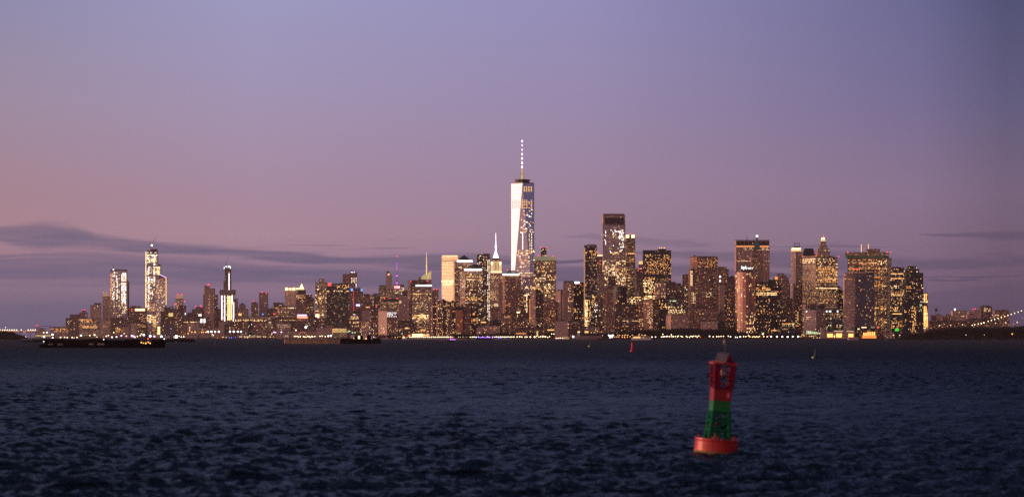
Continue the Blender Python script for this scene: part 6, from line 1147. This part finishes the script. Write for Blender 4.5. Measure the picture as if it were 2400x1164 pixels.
    slab('solar_panel', [(.66, -.3, 5.53), (.27, -.16, 6.10), (.27, .5, 6.10), (.66, .62, 5.53)], mat('panel_dark', (.10, .09, .13), .25))
    mb = MB(); mb.box(-.86, -.1, -.76, -.67, 5.50, 5.60); pt('panel_edge', mb, mat('edge_pink', (.75, .20, .14), .5))
    mb = MB(); mb.face([(.0, -.60, 5.51), (.60, -.50, 5.51), (.27, -.20, 6.08)]); mb.face([(.0, -.56, 5.51), (.27, -.16, 6.08), (.60, -.46, 5.51)]); pt('end_frame', mb, RDD)
    mb = MB(); mb.cyl((.05, 0, 5.5), (.05, 0, 6.62), .035, n=8); pt('mast', mb, M['dark'])
    pt('lantern', lathe([(.01, 6.62), (.15, 6.62), (.13, 6.7), (.12, 6.84), (.15, 6.86), (.06, 6.93), (.01, 6.94)], 16), mat('lantern_glass', (.14, .10, .11), .4))
main_buoy()
def far_buoy(px, base, top, wpx, m_, label, pale=None, taper=.55, sideball=None):
    Y = HC * FPX / (base - HOR); s = Y / FPX; x = X_(px, Y); H = (base - top) * s; W = wpx * s
    r = thing('channel_buoy', label, 'buoy', (x, Y, 0)); r.rotation_euler = (0, R(2), 0)
    part(r, 'float', lathe([(.01, -.4), (W * .5, -.4), (W * .5, H * .15), (W * .42, H * .19), (.01, H * .2)], 18), m_, off=(0, 0, 0))
    mb = MB()
    part(r, 'tower', lathe([(W * .33, H * .2), (W * .33 * taper + .08, H * .72), (W * .30 * taper + .08, H * .95), (.01, H * .96)], 10), m_, off=(0, 0, 0))
    part(r, 'lantern', lathe([(.01, H * .96), (.1, H * .96), (.1, H), (.01, H)], 8), M['dark'], off=(0, 0, 0))
    if sideball:
        mb = MB(); mb.ball((sideball[0] * s, -.3, sideball[1] * s), sideball[2] * s, 8, 5, .7); part(r, 'glint_ball', mb, mat('pale_green_glint', (.5, .5, .2), .5, emit=(.7, .7, .25), es=.22), off=(0, 0, 0))  # pale glint made as a small glowing ball beside the float
far_buoy(1482, 823.5, 801, 11, mat('glowing_red_buoy_paint', (.38, .008, .03), .5, emit=(.5, .0, .03), es=.04), 'small red buoy alone on the water below the white ferry', taper=.8)  # red paint lifted by a weak self-glow, no lamp in it
far_buoy(1384, 816.5, 797, 5.5, mat('green_buoy_paint', (.01, .035, .02), .6), 'small slim green buoy left of the small red one', taper=.7, sideball=(-4.2, 6, 2.2))
far_buoy(1911, 840, 817, 14, mat('green_buoy_paint', (.01, .045, .02), .6), 'small green buoy with a pale left side, right of the large foreground buoy', taper=.3, sideball=(-6.3, 3, 2.9))
far_buoy(505, 806.5, 799, 5, mat('grey_buoy_paint', (.03, .03, .04), .6), 'tiny dark buoy on the water below the pale silos')
far_buoy(2303.5, 805, 796.5, 3, mat('dull_red_buoy_paint', (.12, .01, .02), .6), 'tiny dull red buoy far out at the right')
# ------------------------------------------------------------------ evening air
HAZE = 1.1e-5
if HAZE:
    mb = MB(); mb.box(-16000, 16000, -3200, 14800, -3.2, 640); hz = mb.mesh('haze', [])
    hm = bpy.data.materials.new('haze'); hm.use_nodes = True; n_ = hm.node_tree.nodes; n_.clear()
    pv = n_.new('ShaderNodeVolumePrincipled'); pv.inputs['Color'].default_value = (.85, .8, .88, 1); pv.inputs['Density'].default_value = HAZE; pv.inputs['Anisotropy'].default_value = .2
    ou = n_.new('ShaderNodeOutputMaterial'); hm.node_tree.links.new(pv.outputs[0], ou.inputs['Volume'])
    hz.materials.clear(); hz.materials.append(hm); ho = bpy.data.objects.new('haze', hz); C.objects.link(ho); ho['kind'] = 'stuff'
print('objects', len(bpy.data.objects), 'windows', NWIN[0])
